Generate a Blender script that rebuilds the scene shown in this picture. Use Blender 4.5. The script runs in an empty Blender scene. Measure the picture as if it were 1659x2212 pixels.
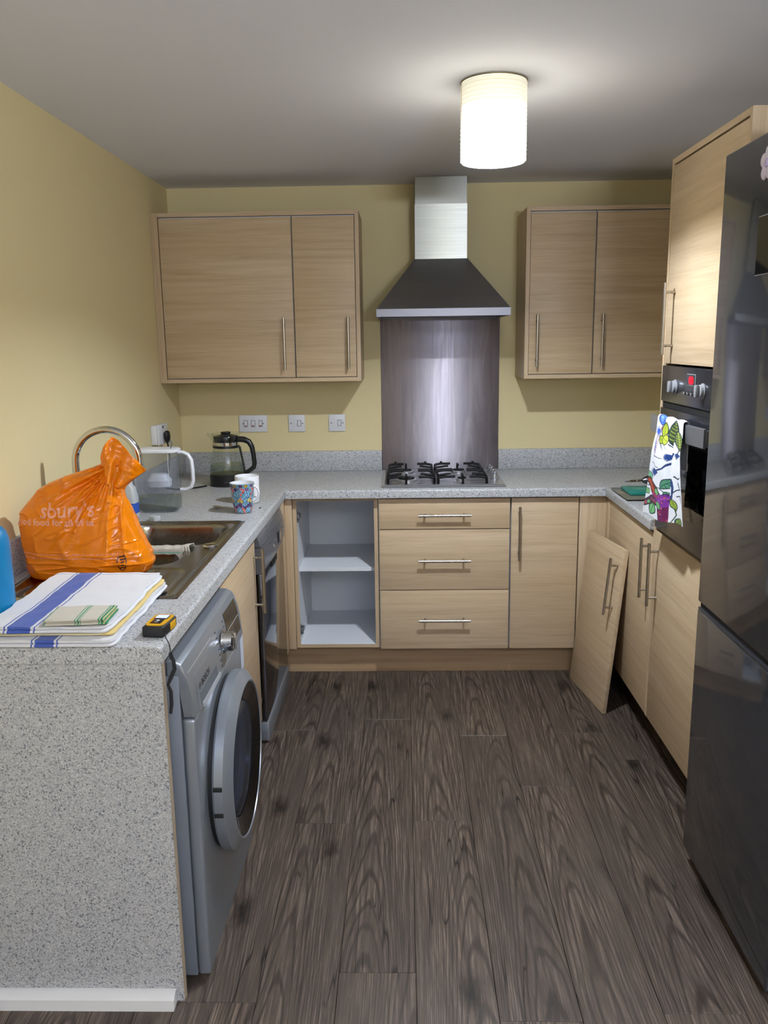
import bpy, bmesh, math, random
import numpy as np
from mathutils import Vector, Matrix, noise as mnoise
from mathutils.bvhtree import BVHTree

scene = bpy.context.scene
col = scene.collection
random.seed(7)
PI = math.pi

# ------------------------------------------------------------------ camera
cam_data = bpy.data.cameras.new('camera')
cam = bpy.data.objects.new('camera', cam_data)
col.objects.link(cam)
cam_data.sensor_fit = 'HORIZONTAL'
cam_data.sensor_width = 36.0
cam_data.lens = 36.0 * 1816.69 / 1659.0
cam_data.clip_start = 0.05
_r = Vector((0.99966287, 0.0220195, -0.01375833))
_u = Vector((0.00910208, 0.19906767, 0.97994348))
_f = Vector((-0.02431671, 0.97973833, -0.19880013))
cam.matrix_world = Matrix(((_r.x, _u.x, -_f.x, 1.1550932), (_r.y, _u.y, -_f.y, -4.34170847),
                           (_r.z, _u.z, -_f.z, 1.56645846), (0, 0, 0, 1)))
scene.camera = cam

# ------------------------------------------------------------------ world, lights, exposure
world = bpy.data.worlds.new('world')
scene.world = world
world.use_nodes = True
world.node_tree.nodes['Background'].inputs[0].default_value = (0.35, 0.4, 0.5, 1)
world.node_tree.nodes['Background'].inputs[1].default_value = 0.3

def area(name, loc, target, sx, sy, power, color):
    L = bpy.data.lights.new(name, 'AREA')
    L.shape = 'RECTANGLE'; L.size = sx; L.size_y = sy; L.energy = power; L.color = color
    o = bpy.data.objects.new(name, L)
    o.location = loc
    o.rotation_euler = (Vector(target) - Vector(loc)).to_track_quat('-Z', 'Y').to_euler()
    col.objects.link(o)
    return o
area('rear_fill_light', (1.25, -6.35, 1.35), (1.25, 0, 1.2), 2.2, 1.9, 10, (0.82, 0.9, 1.0))  # added soft fill from behind the camera; a window there is only assumed
area('ceiling_fill_light', (1.9, -5.2, 1.75), (1.9, -5.0, 3.0), .4, .4, 165, (.77, .85, 1.0))  # added upward fill without a lamp body, brightens the ceiling
BULB = 2300.0        # radiance of the lamp bulb
SHADE = 15.0        # glow of the paper shade

scene.view_settings.view_transform = 'Standard'
scene.view_settings.look = 'None'
scene.view_settings.gamma = 1.0
scene.view_settings.use_curve_mapping = False
scene.view_settings.exposure = 0.12
scene.cycles.max_bounces = 10
scene.cycles.transparent_max_bounces = 12
scene.cycles.transmission_bounces = 10
scene.cycles.sample_clamp_indirect = 6.0
scene.cycles.caustics_reflective = False
scene.cycles.caustics_refractive = False

# ------------------------------------------------------------------ materials
def lin(h):
    h = h.lstrip('#')
    c = [int(h[i:i + 2], 16) / 255 for i in (0, 2, 4)]
    return tuple(x / 12.92 if x <= .04045 else ((x + .055) / 1.055) ** 2.4 for x in c) + (1.0,)

MATS = {}
class NT:
    def __init__(s, name):
        s.m = bpy.data.materials.new(name); s.m.use_nodes = True
        s.t = s.m.node_tree; s.b = s.t.nodes['Principled BSDF']
        MATS[name] = s.m
    def n(s, typ, **kw):
        x = s.t.nodes.new(typ)
        for k, v in kw.items(): setattr(x, k, v)
        return x
    def link(s, a, b): s.t.links.new(a, b)
    def coords(s, scale, kind='Object', jitter=0.0):
        tc = s.n('ShaderNodeTexCoord'); mp = s.n('ShaderNodeMapping')
        s.link(tc.outputs[kind], mp.inputs[0]); mp.inputs['Scale'].default_value = scale
        if jitter:
            oi = s.n('ShaderNodeObjectInfo'); mu = s.n('ShaderNodeMath', operation='MULTIPLY')
            s.link(oi.outputs['Random'], mu.inputs[0]); mu.inputs[1].default_value = jitter
            s.link(mu.outputs[0], mp.inputs['Location'])
        return mp.outputs[0]
    def noise(s, vec, scale, detail=3, rough=.5, dist=0):
        x = s.n('ShaderNodeTexNoise'); s.link(vec, x.inputs['Vector'])
        x.inputs['Scale'].default_value = scale; x.inputs['Detail'].default_value = detail
        x.inputs['Roughness'].default_value = rough; x.inputs['Distortion'].default_value = dist
        return x.outputs['Fac']
    def ramp(s, fac, stops, interp='LINEAR'):
        x = s.n('ShaderNodeValToRGB'); x.color_ramp.interpolation = interp
        e = x.color_ramp.elements
        while len(e) < len(stops): e.new(.5)
        for i, (p, c) in enumerate(stops):
            e[i].position = p; e[i].color = lin(c) if isinstance(c, str) else (c, c, c, 1)
        s.link(fac, x.inputs[0]); return x.outputs['Color']
    def mix(s, fac, a, b, mode='MIX'):
        x = s.n('ShaderNodeMix', data_type='RGBA', blend_type=mode)
        for sock, v in ((x.inputs[0], fac), (x.inputs[6], a), (x.inputs[7], b)):
            if isinstance(v, (int, float)): sock.default_value = v
            elif isinstance(v, (tuple, list)): sock.default_value = v
            else: s.link(v, sock)
        return x.outputs[2]
    def math(s, op, a, b=0.0, c=0.0):
        x = s.n('ShaderNodeMath', operation=op)
        for sock, v in zip(x.inputs, (a, b, c)):
            if isinstance(v, (int, float)): sock.default_value = v
            else: s.link(v, sock)
        return x.outputs[0]
    def bump(s, h, strength, dist=.002):
        x = s.n('ShaderNodeBump'); x.inputs['Strength'].default_value = strength
        x.inputs['Distance'].default_value = dist
        s.link(h, x.inputs['Height']); s.link(x.outputs[0], s.b.inputs['Normal'])
    def set(s, **kw):
        names = {'color': 'Base Color', 'rough': 'Roughness', 'metal': 'Metallic', 'ior': 'IOR', 'trans': 'Transmission Weight',
                 'spec': 'Specular IOR Level', 'coat': 'Coat Weight', 'coatr': 'Coat Roughness', 'sheen': 'Sheen Weight',
                 'ecol': 'Emission Color', 'estr': 'Emission Strength', 'sss': 'Subsurface Weight', 'aniso': 'Anisotropic', 'alpha': 'Alpha'}
        for k, v in kw.items():
            sock = s.b.inputs[names[k]]
            if isinstance(v, str): v = lin(v)
            if isinstance(v, (int, float, tuple)): sock.default_value = v
            else: s.link(v, sock)
        return s

def plain(name, color, rough=.5, metal=0.0, **kw):
    n = NT(name); n.set(color=color, rough=rough, metal=metal, **kw); return n.m

def oak(name, axis, tone=('#b0987b', '#c2ab8d', '#d0ba9d')):
    n = NT(name)
    s1 = [42.0] * 3; s1[axis] = 1.6
    s2 = [260.0] * 3; s2[axis] = 6.0
    s3 = [9.0] * 3; s3[axis] = 1.0
    a = n.noise(n.coords(s1, jitter=31), 1.0, 4, .6, .6)
    b = n.noise(n.coords(s2, jitter=17), 1.0, 2, .6)
    c = n.noise(n.coords(s3, jitter=53), 1.0, 2, .5, .4)
    base = n.ramp(a, [(.28, tone[0]), (.5, tone[1]), (.75, tone[2])])
    base = n.mix(n.ramp(c, [(.35, 0.0), (.7, .5)]), base, lin('#c0a582'))
    base = n.mix(n.ramp(b, [(.5, 0.0), (.78, .42)]), base, lin('#a48b6b'))
    n.set(color=base, rough=.42, spec=.35)
    n.bump(b, .12, .0006)
    return n.m
OAK = [oak('oak_x', 0), oak('oak_y', 1), oak('oak_z', 2)]
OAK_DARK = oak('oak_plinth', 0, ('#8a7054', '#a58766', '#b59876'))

def laminate():
    n = NT('speckled_laminate')
    v = n.coords((1, 1, 1))
    big = n.noise(v, 60, 2, .5)
    mid = n.noise(v, 300, 2, .6)
    vo = n.n('ShaderNodeTexVoronoi'); n.link(v, vo.inputs['Vector']); vo.inputs['Scale'].default_value = 400
    cell = n.n('ShaderNodeSeparateColor'); n.link(vo.outputs['Color'], cell.inputs[0])
    vo2 = n.n('ShaderNodeTexVoronoi'); n.link(v, vo2.inputs['Vector']); vo2.inputs['Scale'].default_value = 240
    cell2 = n.n('ShaderNodeSeparateColor'); n.link(vo2.outputs['Color'], cell2.inputs[0])
    base = n.ramp(mid, [(.3, '#9fa0a4'), (.5, '#b0b1b4'), (.7, '#bfc0c2')])
    base = n.mix(n.ramp(big, [(.3, 0.0), (.7, .35)]), base, lin('#b3b1ae'))
    base = n.mix(n.ramp(cell.outputs[0], [(.0, .85), (.2, .7), (.24, 0.0)]), base, lin('#7a7a80'))
    base = n.mix(n.ramp(cell2.outputs[1], [(.0, .9), (.07, .85), (.09, 0.0)]), base, lin('#606068'))
    base = n.mix(n.ramp(cell.outputs[1], [(.82, 0.0), (.86, .7)]), base, lin('#d6d5d2'))
    n.set(color=base, rough=.38, spec=.4)
    n.bump(mid, .05, .0005)
    return n.m
LAM = laminate()

def floor_mat():
    n = NT('dark_oak_plank')
    tc = n.n('ShaderNodeTexCoord'); oi = n.n('ShaderNodeObjectInfo')
    sep = n.n('ShaderNodeSeparateXYZ'); n.link(tc.outputs['Object'], sep.inputs[0])
    rnd = oi.outputs['Random']
    cmb = n.n('ShaderNodeCombineXYZ')
    n.link(n.math('ADD', sep.outputs[0], n.math('MULTIPLY', rnd, 7.3)), cmb.inputs[0])
    n.link(n.math('ADD', sep.outputs[1], n.math('MULTIPLY', rnd, 23.1)), cmb.inputs[1])
    n.link(n.math('MULTIPLY', rnd, 5.0), cmb.inputs[2])
    P = cmb.outputs[0]
    def mp(sc):
        m = n.n('ShaderNodeMapping'); n.link(P, m.inputs[0]); m.inputs['Scale'].default_value = sc; return m.outputs[0]
    warp = n.noise(mp((3.0, .7, 1)), 1.0, 3, .5)
    warp2 = n.noise(mp((22, 3.0, 1)), 1.0, 3, .6)
    # flat-sawn arches: parabolas whose axis wanders from board to board
    axis = n.math('ADD', n.math('MULTIPLY', n.math('FRACT', n.math('MULTIPLY', rnd, 7.13)), .22), -.01)
    xc = n.math('DIVIDE', n.math('SUBTRACT', sep.outputs[0], axis), .042)
    para = n.math('MULTIPLY', n.math('MULTIPLY', xc, xc), 1.3)
    field = n.math('ADD', n.math('ADD', para, n.math('MULTIPLY', sep.outputs[1], 5.5)), n.math('ADD', n.math('MULTIPLY', warp, 9.0), n.math('MULTIPLY', warp2, .9)))
    rings = n.math('SINE', n.math('MULTIPLY', field, 6.283))
    streak = n.noise(mp((120, 4.5, 1)), 1.0, 4, .65)
    fine = n.noise(mp((420, 14, 1)), 1.0, 2, .6)
    blot = n.noise(mp((7, 2.2, 1)), 1.0, 3, .6)
    base = n.ramp(streak, [(.25, '#39312c'), (.5, '#665a51'), (.75, '#9a8c81')])
    base = n.mix(n.ramp(rings, [(.3, 0.0), (.92, .74)]), base, lin('#332b27'))
    base = n.mix(n.ramp(fine, [(.52, 0.0), (.72, .45)]), base, lin('#39322d'))
    base = n.mix(n.ramp(blot, [(.42, 0.0), (.7, .5)]), base, lin('#57504a'))
    # knots and cracks
    vo = n.n('ShaderNodeTexVoronoi'); n.link(mp((5.0, 2.2, 1)), vo.inputs['Vector']); vo.inputs['Scale'].default_value = 1.0
    kn = n.noise(mp((40, 22, 1)), 1.0, 2, .5)
    kd = n.math('ADD', vo.outputs['Distance'], n.math('MULTIPLY', n.math('SUBTRACT', kn, .5), .16))
    base = n.mix(n.ramp(kd, [(.04, .95), (.2, 0.0)]), base, lin('#1d1815'))
    cr = n.noise(mp((22, 1.1, 1)), 1.0, 2, .5, .3)
    crk = n.math('ABSOLUTE', n.math('SUBTRACT', cr, .5))
    gate = n.ramp(n.noise(mp((6, 2.5, 1)), 1.0, 1, .5), [(.52, 0.0), (.6, 1.0)])
    crm = n.math('MULTIPLY', n.ramp(crk, [(.0, .95), (.015, 0.0)]), gate)
    base = n.mix(crm, base, lin('#141110'))
    tone = n.ramp(rnd, [(.0, '#cbc5c0'), (.5, '#d8d2cc'), (1.0, '#e4ddd6')])
    base = n.mix(1.0, base, tone, 'MULTIPLY')
    n.set(color=base, rough=n.ramp(streak, [(.3, .48), (.7, .36)]), spec=.4)
    n.bump(n.math('ADD', streak, n.math('MULTIPLY', crm, -1.5)), .25, .0012)
    return n.m
FLOOR = floor_mat()

def paint(name, c1, c2, rough=.85):
    n = NT(name); v = n.coords((1, 1, 1), 'Object')
    n.set(color=n.mix(n.noise(v, 3.0, 2, .5), lin(c1), lin(c2)), rough=rough, spec=.25)
    n.bump(n.noise(v, 220, 2, .6), .04, .001); return n.m
WALL = paint('yellow_wall_paint', '#dccda0', '#e0d1a4')
CEIL = paint('ceiling_paint', '#e8e9f3', '#ebecf6')
WHITE_WOOD = plain('white_gloss_trim', '#e9e9ec', .35)

def steel(name, axis, c=('#8f8e93', '#b4b3b6'), r=(.22, .4), sc=320.0, metal=1.0):
    n = NT(name); s = [sc] * 3; s[axis] = 3.0
    a = n.noise(n.coords(s), 1.0, 3, .6)
    n.set(color=n.ramp(a, [(.3, c[0]), (.7, c[1])]), rough=n.ramp(a, [(.3, r[0]), (.7, r[1])]), metal=metal)
    n.bump(a, .06, .0004); return n.m
STEEL_X = steel('brushed_steel_x', 0)
STEEL_Z = steel('brushed_steel_z', 2)
STEEL_Y = steel('brushed_steel_y', 1)
HOOD_DARK = steel('hood_canopy_steel', 0, ('#96969b', '#a6a6ab'), (.34, .46))
HANDLE = steel('handle_steel', 2, ('#a39c92', '#bdb6ab'), (.24, .34))
CHROME = plain('chrome', '#d8d8da', .06, 1.0)
SINK = steel('sink_steel', 1, ('#8d8880', '#a19c94'), (.16, .26), 160)
DARKSTEEL = plain('dishwasher_steel', '#77767c', .09, 1.0)
SILVER = plain('silver_paint', '#949aa3', .32, .55)
SILVER_D = plain('silver_panel_side', '#878d97', .4, .45)
BLACK = plain('black_plastic', '#101012', .35)
BLACK_M = plain('black_matt_plastic', '#16161a', .6)
BLACK_GLASS = plain('black_glass', '#060709', .04, 0.0, spec=.7)
CAST = plain('black_enamel_iron', '#070708', .55, 0, spec=.2)
WHITE_P = plain('white_plastic', '#d9dae0', .35)
WHITE_CARC = plain('white_melamine', '#dfe1e6', .45)
CERAMIC = plain('white_ceramic', '#e6e6ea', .15)
GREY_P = plain('grey_plastic', '#5b5c60', .45)
DARKGAP = plain('dark_rubber', '#0a0a0b', .7)
RED_LED = plain('red_led', '#300000', .4, 0, ecol='#ff0820', estr=3.0)
SCREEN = plain('lit_screen', '#a8b8ee', .4, 0, ecol='#aebcf2', estr=.9)
YELLOW = plain('yellow_plastic', '#dba51c', .4)
TEAL = plain('teal_plastic', '#1f7a70', .35)
BLUE = plain('blue_bottle', '#0a78ae', .38)
MILKP = plain('milky_plastic', '#dfe3e6', .4, 0, trans=.35)
MILKL = plain('milk_label_blue', '#2a55b4', .4)
INK = plain('dark_print', '#26262a', .5)
WHITE_INK = plain('white_print', '#e4e6ea', .5)
BULBM = plain('bulb_glow', '#ffffff', .5, 0, ecol=(.80, .89, 1.0, 1), estr=BULB)

def aniso(n, k, axis='Z', rot=.25):
    t = n.n('ShaderNodeTangent', direction_type='RADIAL', axis=axis); n.link(t.outputs[0], n.b.inputs['Tangent'])
    n.set(aniso=k); n.b.inputs['Anisotropic Rotation'].default_value = rot
def chimney():
    n = NT('chimney_steel'); a = n.noise(n.coords((3, 3, 320)), 1.0, 3, .6)
    n.set(color=n.ramp(a, [(.3, '#9d9d97'), (.7, '#adada6')]), metal=1.0, rough=.36); n.bump(a, .04, .0004); aniso(n, .9); return n.m
CHIM = chimney()
def splash():
    n = NT('splashback_steel')
    v = n.coords((150, 150, 2.2)); a = n.noise(v, 1.0, 3, .6)
    w = n.noise(n.coords((22, 1, 2.2)), 1.0, 4, .6, 1.2)
    c = n.ramp(w, [(.32, '#a79fa8'), (.55, '#b8b1b9'), (.75, '#d0c9cf')])
    n.set(color=c, metal=1.0, rough=n.ramp(n.math('ADD', n.math('MULTIPLY', a, .4), n.math('MULTIPLY', w, .6)), [(.35, .42), (.65, .6)]))
    n.bump(a, .05, .0006); aniso(n, .9); return n.m
SPLASH = splash()

def fridge_mat():
    n = NT('graphite_gloss'); v = n.coords((1, 1, 1))
    n.set(color='#47484d', rough=.07, metal=.45, spec=.6)
    n.bump(n.noise(v, 5.0, 2, .5), .16, .006); return n.m
FRIDGE = fridge_mat()

def glass(name, color, rough=.02, ior=1.45):
    n = NT(name); n.set(color=color, rough=rough, trans=1.0, ior=ior); return n.m
def thin(name, tint, gloss=.05, diffuse=0.0, dcol='#ffffff', rough=.03):
    n = NT(name); t = n.t; out = t.nodes['Material Output']
    tr = n.n('ShaderNodeBsdfTransparent'); tr.inputs[0].default_value = lin(tint)
    gl = n.n('ShaderNodeBsdfGlossy'); gl.inputs['Roughness'].default_value = rough
    lw = n.n('ShaderNodeLayerWeight'); lw.inputs[0].default_value = .25
    fac = n.math('ADD', n.math('MULTIPLY', n.math('POWER', lw.outputs['Facing'], 2.5), .55), gloss)
    base = tr.outputs[0]
    if diffuse:
        d = n.n('ShaderNodeBsdfDiffuse'); d.inputs[0].default_value = lin(dcol)
        tl = n.n('ShaderNodeBsdfTranslucent'); tl.inputs[0].default_value = lin(dcol)
        m1 = n.n('ShaderNodeMixShader'); m1.inputs[0].default_value = .5; n.link(d.outputs[0], m1.inputs[1]); n.link(tl.outputs[0], m1.inputs[2])
        m2 = n.n('ShaderNodeMixShader'); m2.inputs[0].default_value = diffuse; n.link(base, m2.inputs[1]); n.link(m1.outputs[0], m2.inputs[2]); base = m2.outputs[0]
    mx = n.n('ShaderNodeMixShader'); n.link(fac, mx.inputs[0]); n.link(base, mx.inputs[1]); n.link(gl.outputs[0], mx.inputs[2])
    n.link(mx.outputs[0], out.inputs[0]); return n.m
GLASS = thin('clear_glass', '#f9fbf9', .03)
WATER = thin('water', '#e4e8e2', .05)
PLASTIC_CLEAR = thin('clear_plastic', '#f4f6fa', .03, .06, '#c4cad8')
PLASTIC_TINT = thin('frosted_plastic', '#f9fafc', .02, .09, '#eef0f6')
DOORGLASS = thin('washer_glass', '#b4bccb', .07, .10, '#9aa6ba')

def bag_mat():
    n = NT('orange_bag_plastic')
    tr = n.n('ShaderNodeBsdfTranslucent'); tr.inputs[0].default_value = lin('#ffa010')
    n.set(color='#f68c08', rough=.13, spec=.6)
    mx = n.n('ShaderNodeMixShader'); mx.inputs[0].default_value = .22
    out = n.t.nodes['Material Output']
    n.link(n.b.outputs[0], mx.inputs[1]); n.link(tr.outputs[0], mx.inputs[2]); n.link(mx.outputs[0], out.inputs[0])
    v = n.coords((1, 1, 1)); n.bump(n.noise(v, 24, 2, .5, 1.2), .16, .004)
    return n.m
BAG = bag_mat()
BAG_INK = plain('bag_print', '#f3a98a', .35)

def shade_mat():
    n = NT('paper_shade'); tc = n.n('ShaderNodeTexCoord'); sp = n.n('ShaderNodeSeparateXYZ'); n.link(tc.outputs['Object'], sp.inputs[0])
    z = n.math('MULTIPLY', n.math('ADD', sp.outputs[2], .224), 1 / .218)          # 0 at the bottom rim, 1 at the ceiling
    rib = n.math('ABSOLUTE', n.math('SUBTRACT', n.math('FRACT', n.math('MULTIPLY', z, 18.0)), .5))
    line = n.ramp(rib, [(.38, 1.0), (.46, .62)])
    glow = n.ramp(z, [(.0, 1.0), (.32, .75), (.52, .16), (.72, .05), (1.0, .030)])
    n.set(color='#cbc4aa', rough=.7, ecol=(1.0, .965, .80, 1), estr=n.math('MULTIPLY', n.math('MULTIPLY', glow, line), SHADE)); return n.m
SHADEM = shade_mat()

def cloth_mat(name, c):
    n = NT(name); v = n.coords((1, 1, 1))
    n.set(color=c, rough=.9, sheen=.2, spec=.15); n.bump(n.noise(v, 900, 2, .6), .3, .001); return n.m
def vcol_mat(name, rough, weave=0.0):
    n = NT(name); a = n.n('ShaderNodeVertexColor'); a.layer_name = 'print'
    n.set(color=a.outputs[0], rough=rough, spec=.3)
    if weave: n.bump(n.noise(n.coords((1, 1, 1)), 900, 2, .6), weave, .001)
    return n.m
PRINT_CLOTH = vcol_mat('printed_cotton', .9, .3)
PRINT_MUG = vcol_mat('printed_china', .18)

# ------------------------------------------------------------------ geometry helpers
ORIGIN = {}
def org(p):
    return ORIGIN.get(p.name, Vector((0, 0, 0))) if p else Vector((0, 0, 0))

class MB:
    def __init__(s): s.bm = bmesh.new()
    def box(s, x0, x1, y0, y1, z0, z1, bev=0.0, seg=2):
        g = bmesh.ops.create_cube(s.bm, size=1.0)
        vs = g['verts']
        for v in vs:
            v.co = Vector((x0 + (v.co.x + .5) * (x1 - x0), y0 + (v.co.y + .5) * (y1 - y0), z0 + (v.co.z + .5) * (z1 - z0)))
        if bev:
            es = list({e for v in vs for e in v.link_edges})
            bmesh.ops.bevel(s.bm, geom=es, offset=bev, segments=seg, affect='EDGES', profile=.5)
        return s
    def tube(s, pts, r, n=12, cap=True, flat=None):
        pts = [Vector(p) for p in pts]
        rs = r if isinstance(r, list) else [r] * len(pts)
        rings = []; N = None
        for i, p in enumerate(pts):
            t = (pts[min(i + 1, len(pts) - 1)] - pts[max(i - 1, 0)]).normalized()
            if N is None:
                N = t.orthogonal().normalized() if flat is None else (Vector(flat) - t * Vector(flat).dot(t)).normalized()
            else:
                N = (N - t * N.dot(t)).normalized()
            B = t.cross(N)
            rr = rs[i]; ra, rb = rr if isinstance(rr, (tuple, list)) else (rr, rr)
            rings.append([s.bm.verts.new(p + N * math.cos(a) * ra + B * math.sin(a) * rb) for a in [2 * PI * k / n for k in range(n)]])
        for a, b in zip(rings, rings[1:]):
            for k in range(n): s.bm.faces.new((a[k], a[(k + 1) % n], b[(k + 1) % n], b[k]))
        if cap:
            s.bm.faces.new(list(reversed(rings[0]))); s.bm.faces.new(rings[-1])
        return s
    def cyl(s, p0, p1, r, n=20): return s.tube([p0, p1], r, n)
    def lathe(s, c, prof, n=40, axis='z', closed=False):
        c = Vector(c); rings = []
        for r, h in prof:
            if r < 1e-6:
                rings.append([s.bm.verts.new(c + s._ax(0, 0, h, axis))]); continue
            rings.append([s.bm.verts.new(c + s._ax(r * math.cos(2 * PI * k / n), r * math.sin(2 * PI * k / n), h, axis)) for k in range(n)])
        prs = list(zip(rings, rings[1:]))
        if closed: prs.append((rings[-1], rings[0]))
        for a, b in prs:
            for k in range(n):
                q = [a[k % len(a)], a[(k + 1) % len(a)], b[(k + 1) % len(b)], b[k % len(b)]]
                q = [v for i, v in enumerate(q) if v not in q[:i]]
                if len(q) > 2: s.bm.faces.new(q)
        return s
    @staticmethod
    def _ax(a, b, h, axis):
        return Vector((a, b, h)) if axis == 'z' else Vector((h, a, b)) if axis == 'x' else Vector((b, h, a))
    def prism(s, poly, axis, a, b):
        """polygon in the two other axes extruded along axis from a to b"""
        def P(u, w, h):
            return Vector((h, u, w)) if axis == 'x' else Vector((u, h, w)) if axis == 'y' else Vector((u, w, h))
        A = [s.bm.verts.new(P(u, w, a)) for u, w in poly]; B = [s.bm.verts.new(P(u, w, b)) for u, w in poly]
        n = len(poly)
        for k in range(n): s.bm.faces.new((A[k], A[(k + 1) % n], B[(k + 1) % n], B[k]))
        s.bm.faces.new(list(reversed(A))); s.bm.faces.new(B)
        return s
    def grid(s, f, nu, nv, wrap=False):
        V = [[s.bm.verts.new(f(i / (nu if wrap else nu - 1), j / (nv - 1))) for i in range(nu)] for j in range(nv)]
        for j in range(nv - 1):
            for i in range(nu if wrap else nu - 1):
                k = (i + 1) % nu
                s.bm.faces.new((V[j][i], V[j][k], V[j + 1][k], V[j + 1][i]))
        return V
    def xf(s, M):
        bmesh.ops.transform(s.bm, matrix=M, verts=s.bm.verts); return s
    def build(s, name, mat, parent=None, smooth=True, angle=35, solid=0.0, local=False, label=None, fixn=True):
        bm = s.bm
        if fixn: bmesh.ops.recalc_face_normals(bm, faces=bm.faces)
        if not local and parent: bmesh.ops.translate(bm, vec=-org(parent), verts=bm.verts)
        if smooth:
            th = math.radians(angle)
            for f in bm.faces: f.smooth = True
            for e in bm.edges:
                if len(e.link_faces) == 2 and e.calc_face_angle(0) > th: e.smooth = False
        me = bpy.data.meshes.new(name); bm.to_mesh(me); bm.free()
        if mat: me.materials.append(mat)
        o = bpy.data.objects.new(name, me); col.objects.link(o)
        if parent:
            o.parent = parent; ORIGIN[o.name] = org(parent)
        if label: o['label'] = label
        if solid:
            md = o.modifiers.new('thick', 'SOLIDIFY'); md.thickness = abs(solid); md.offset = 1 if solid > 0 else -1
        return o

def thing(name, label, cat, loc=(0, 0, 0), group=None, rot=None):
    o = bpy.data.objects.new(name, None); o.empty_display_size = .05; col.objects.link(o)
    o.location = loc; o['label'] = label; o['category'] = cat
    if group: o['group'] = group
    if rot is not None:
        o.rotation_euler = rot; ORIGIN[o.name] = Vector((0, 0, 0))
    else: ORIGIN[o.name] = Vector(loc)
    return o
def tag(o, label, cat, group=None):
    o['label'] = label; o['category'] = cat
    if group: o['group'] = group
    return o
def struct(o):
    o['kind'] = 'structure'; return o
def box(name, mat, parent, *a, bev=0.0, **k):
    return MB().box(*a, bev=bev).build(name, mat, parent, **k)

def bar_handle(parent, p0, p1, out, off=.034, r=.006):
    """T-bar handle: rod from p0 to p1 (on the rod axis), two posts back along -out"""
    p0, p1, out = Vector(p0), Vector(p1), Vector(out)
    m = MB(); m.cyl(p0, p1, r, 14)
    for k in (.13, .87):
        q = p0.lerp(p1, k); m.cyl(q, q - out * (off - .0005), r * .8, 10)
    return m.build('handle', HANDLE, parent)

def text(name, s, size, origin, right, up, mat, parent, bold=0.0, extrude=.0002, width=None, local=False):
    cu = bpy.data.curves.new(name, 'FONT'); cu.body = s; cu.size = size; cu.offset = bold; cu.extrude = extrude
    cu.resolution_u = 3
    t = bpy.data.objects.new(name, cu); col.objects.link(t)
    dg = bpy.context.evaluated_depsgraph_get(); dg.update()
    me = bpy.data.meshes.new_from_object(t.evaluated_get(dg))
    bpy.data.objects.remove(t); bpy.data.curves.remove(cu)
    xs = [v.co.x for v in me.vertices]; k = width / max(xs) if width else 1.0
    R, U, O = Vector(right).normalized(), Vector(up).normalized(), Vector(origin)
    N = R.cross(U); o0 = Vector((0, 0, 0)) if local else org(parent)
    for v in me.vertices: v.co = O + R * v.co.x * k + U * v.co.y + N * v.co.z - o0
    me.materials.clear(); me.materials.append(mat)
    ob = bpy.data.objects.new(name, me); col.objects.link(ob)
    if parent: ob.parent = parent; ORIGIN[ob.name] = org(parent)
    return ob

# ------------------------------------------------------------------ room shell
XR, YF, YN, H = 2.68, 0.0, -6.5, 2.316
W = .12
struct(MB().box(-W, XR + W, 0, W, -.1, H).build('wall_back', WALL))
struct(MB().box(-W, 0, YN, 0, -.1, H).build('wall_left', WALL))
struct(MB().box(XR, XR + W, YN, 0, -.1, H).build('wall_right', WALL))
struct(MB().box(-W, XR + W, YN - W, YN, -.1, H).build('wall_front', WALL))
struct(MB().box(-W, XR + W, YN - W, W, H, H + .1).build('ceiling', CEIL))
fl = struct(MB().box(-W, XR + W, YN - W, W, -.1, -.006).build('floor', DARKGAP))

PW, PL = .1945, 1.455
plank_cache = {}
def plank(x0, x1, y0, y1):
    w, l = round(x1 - x0, 4), round(y1 - y0, 4)
    if (w, l) not in plank_cache:
        m = MB(); g = .0006; c = .0012
        B = [(g, g), (w - g, g), (w - g, l - g), (g, l - g)]
        T = [(g + c, g + c), (w - g - c, g + c), (w - g - c, l - g - c), (g + c, l - g - c)]
        vb = [m.bm.verts.new((a, b, -.006)) for a, b in B]; vm = [m.bm.verts.new((a, b, -.0009)) for a, b in B]
        vt = [m.bm.verts.new((a, b, 0)) for a, b in T]
        for lo, hi in ((vb, vm), (vm, vt)):
            for k in range(4): m.bm.faces.new((lo[k], lo[(k + 1) % 4], hi[(k + 1) % 4], hi[k]))
        m.bm.faces.new(vt)
        me = bpy.data.meshes.new('plank'); bmesh.ops.recalc_face_normals(m.bm, faces=m.bm.faces); m.bm.to_mesh(me); m.bm.free()
        me.materials.append(FLOOR); plank_cache[(w, l)] = me
    o = bpy.data.objects.new('plank', plank_cache[(w, l)]); col.objects.link(o)
    o.parent = fl; o.location = (x0, y0, 0)
joints = {0: -.9, 1: -.35, 2: -1.25, 3: -2.587, 4: -1.813, 5: -1.032, 6: -1.799, 7: -1.184, 8: -1.579, 9: -1.16, 10: -1.385, 11: -2.0, 12: -.7, 13: -1.5}
for k in range(14):
    x0 = .590 + PW * (k - 3); x1 = x0 + PW
    x0, x1 = max(x0, 0.0), min(x1, XR)
    if x1 - x0 < .02: continue
    y = joints[k]
    while y < 0: y += PL
    while y > YN:
        a, b = max(y - PL, YN), min(y, 0.0)
        if b - a > .01: plank(x0, x1, a, b)
        y -= PL

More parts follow.
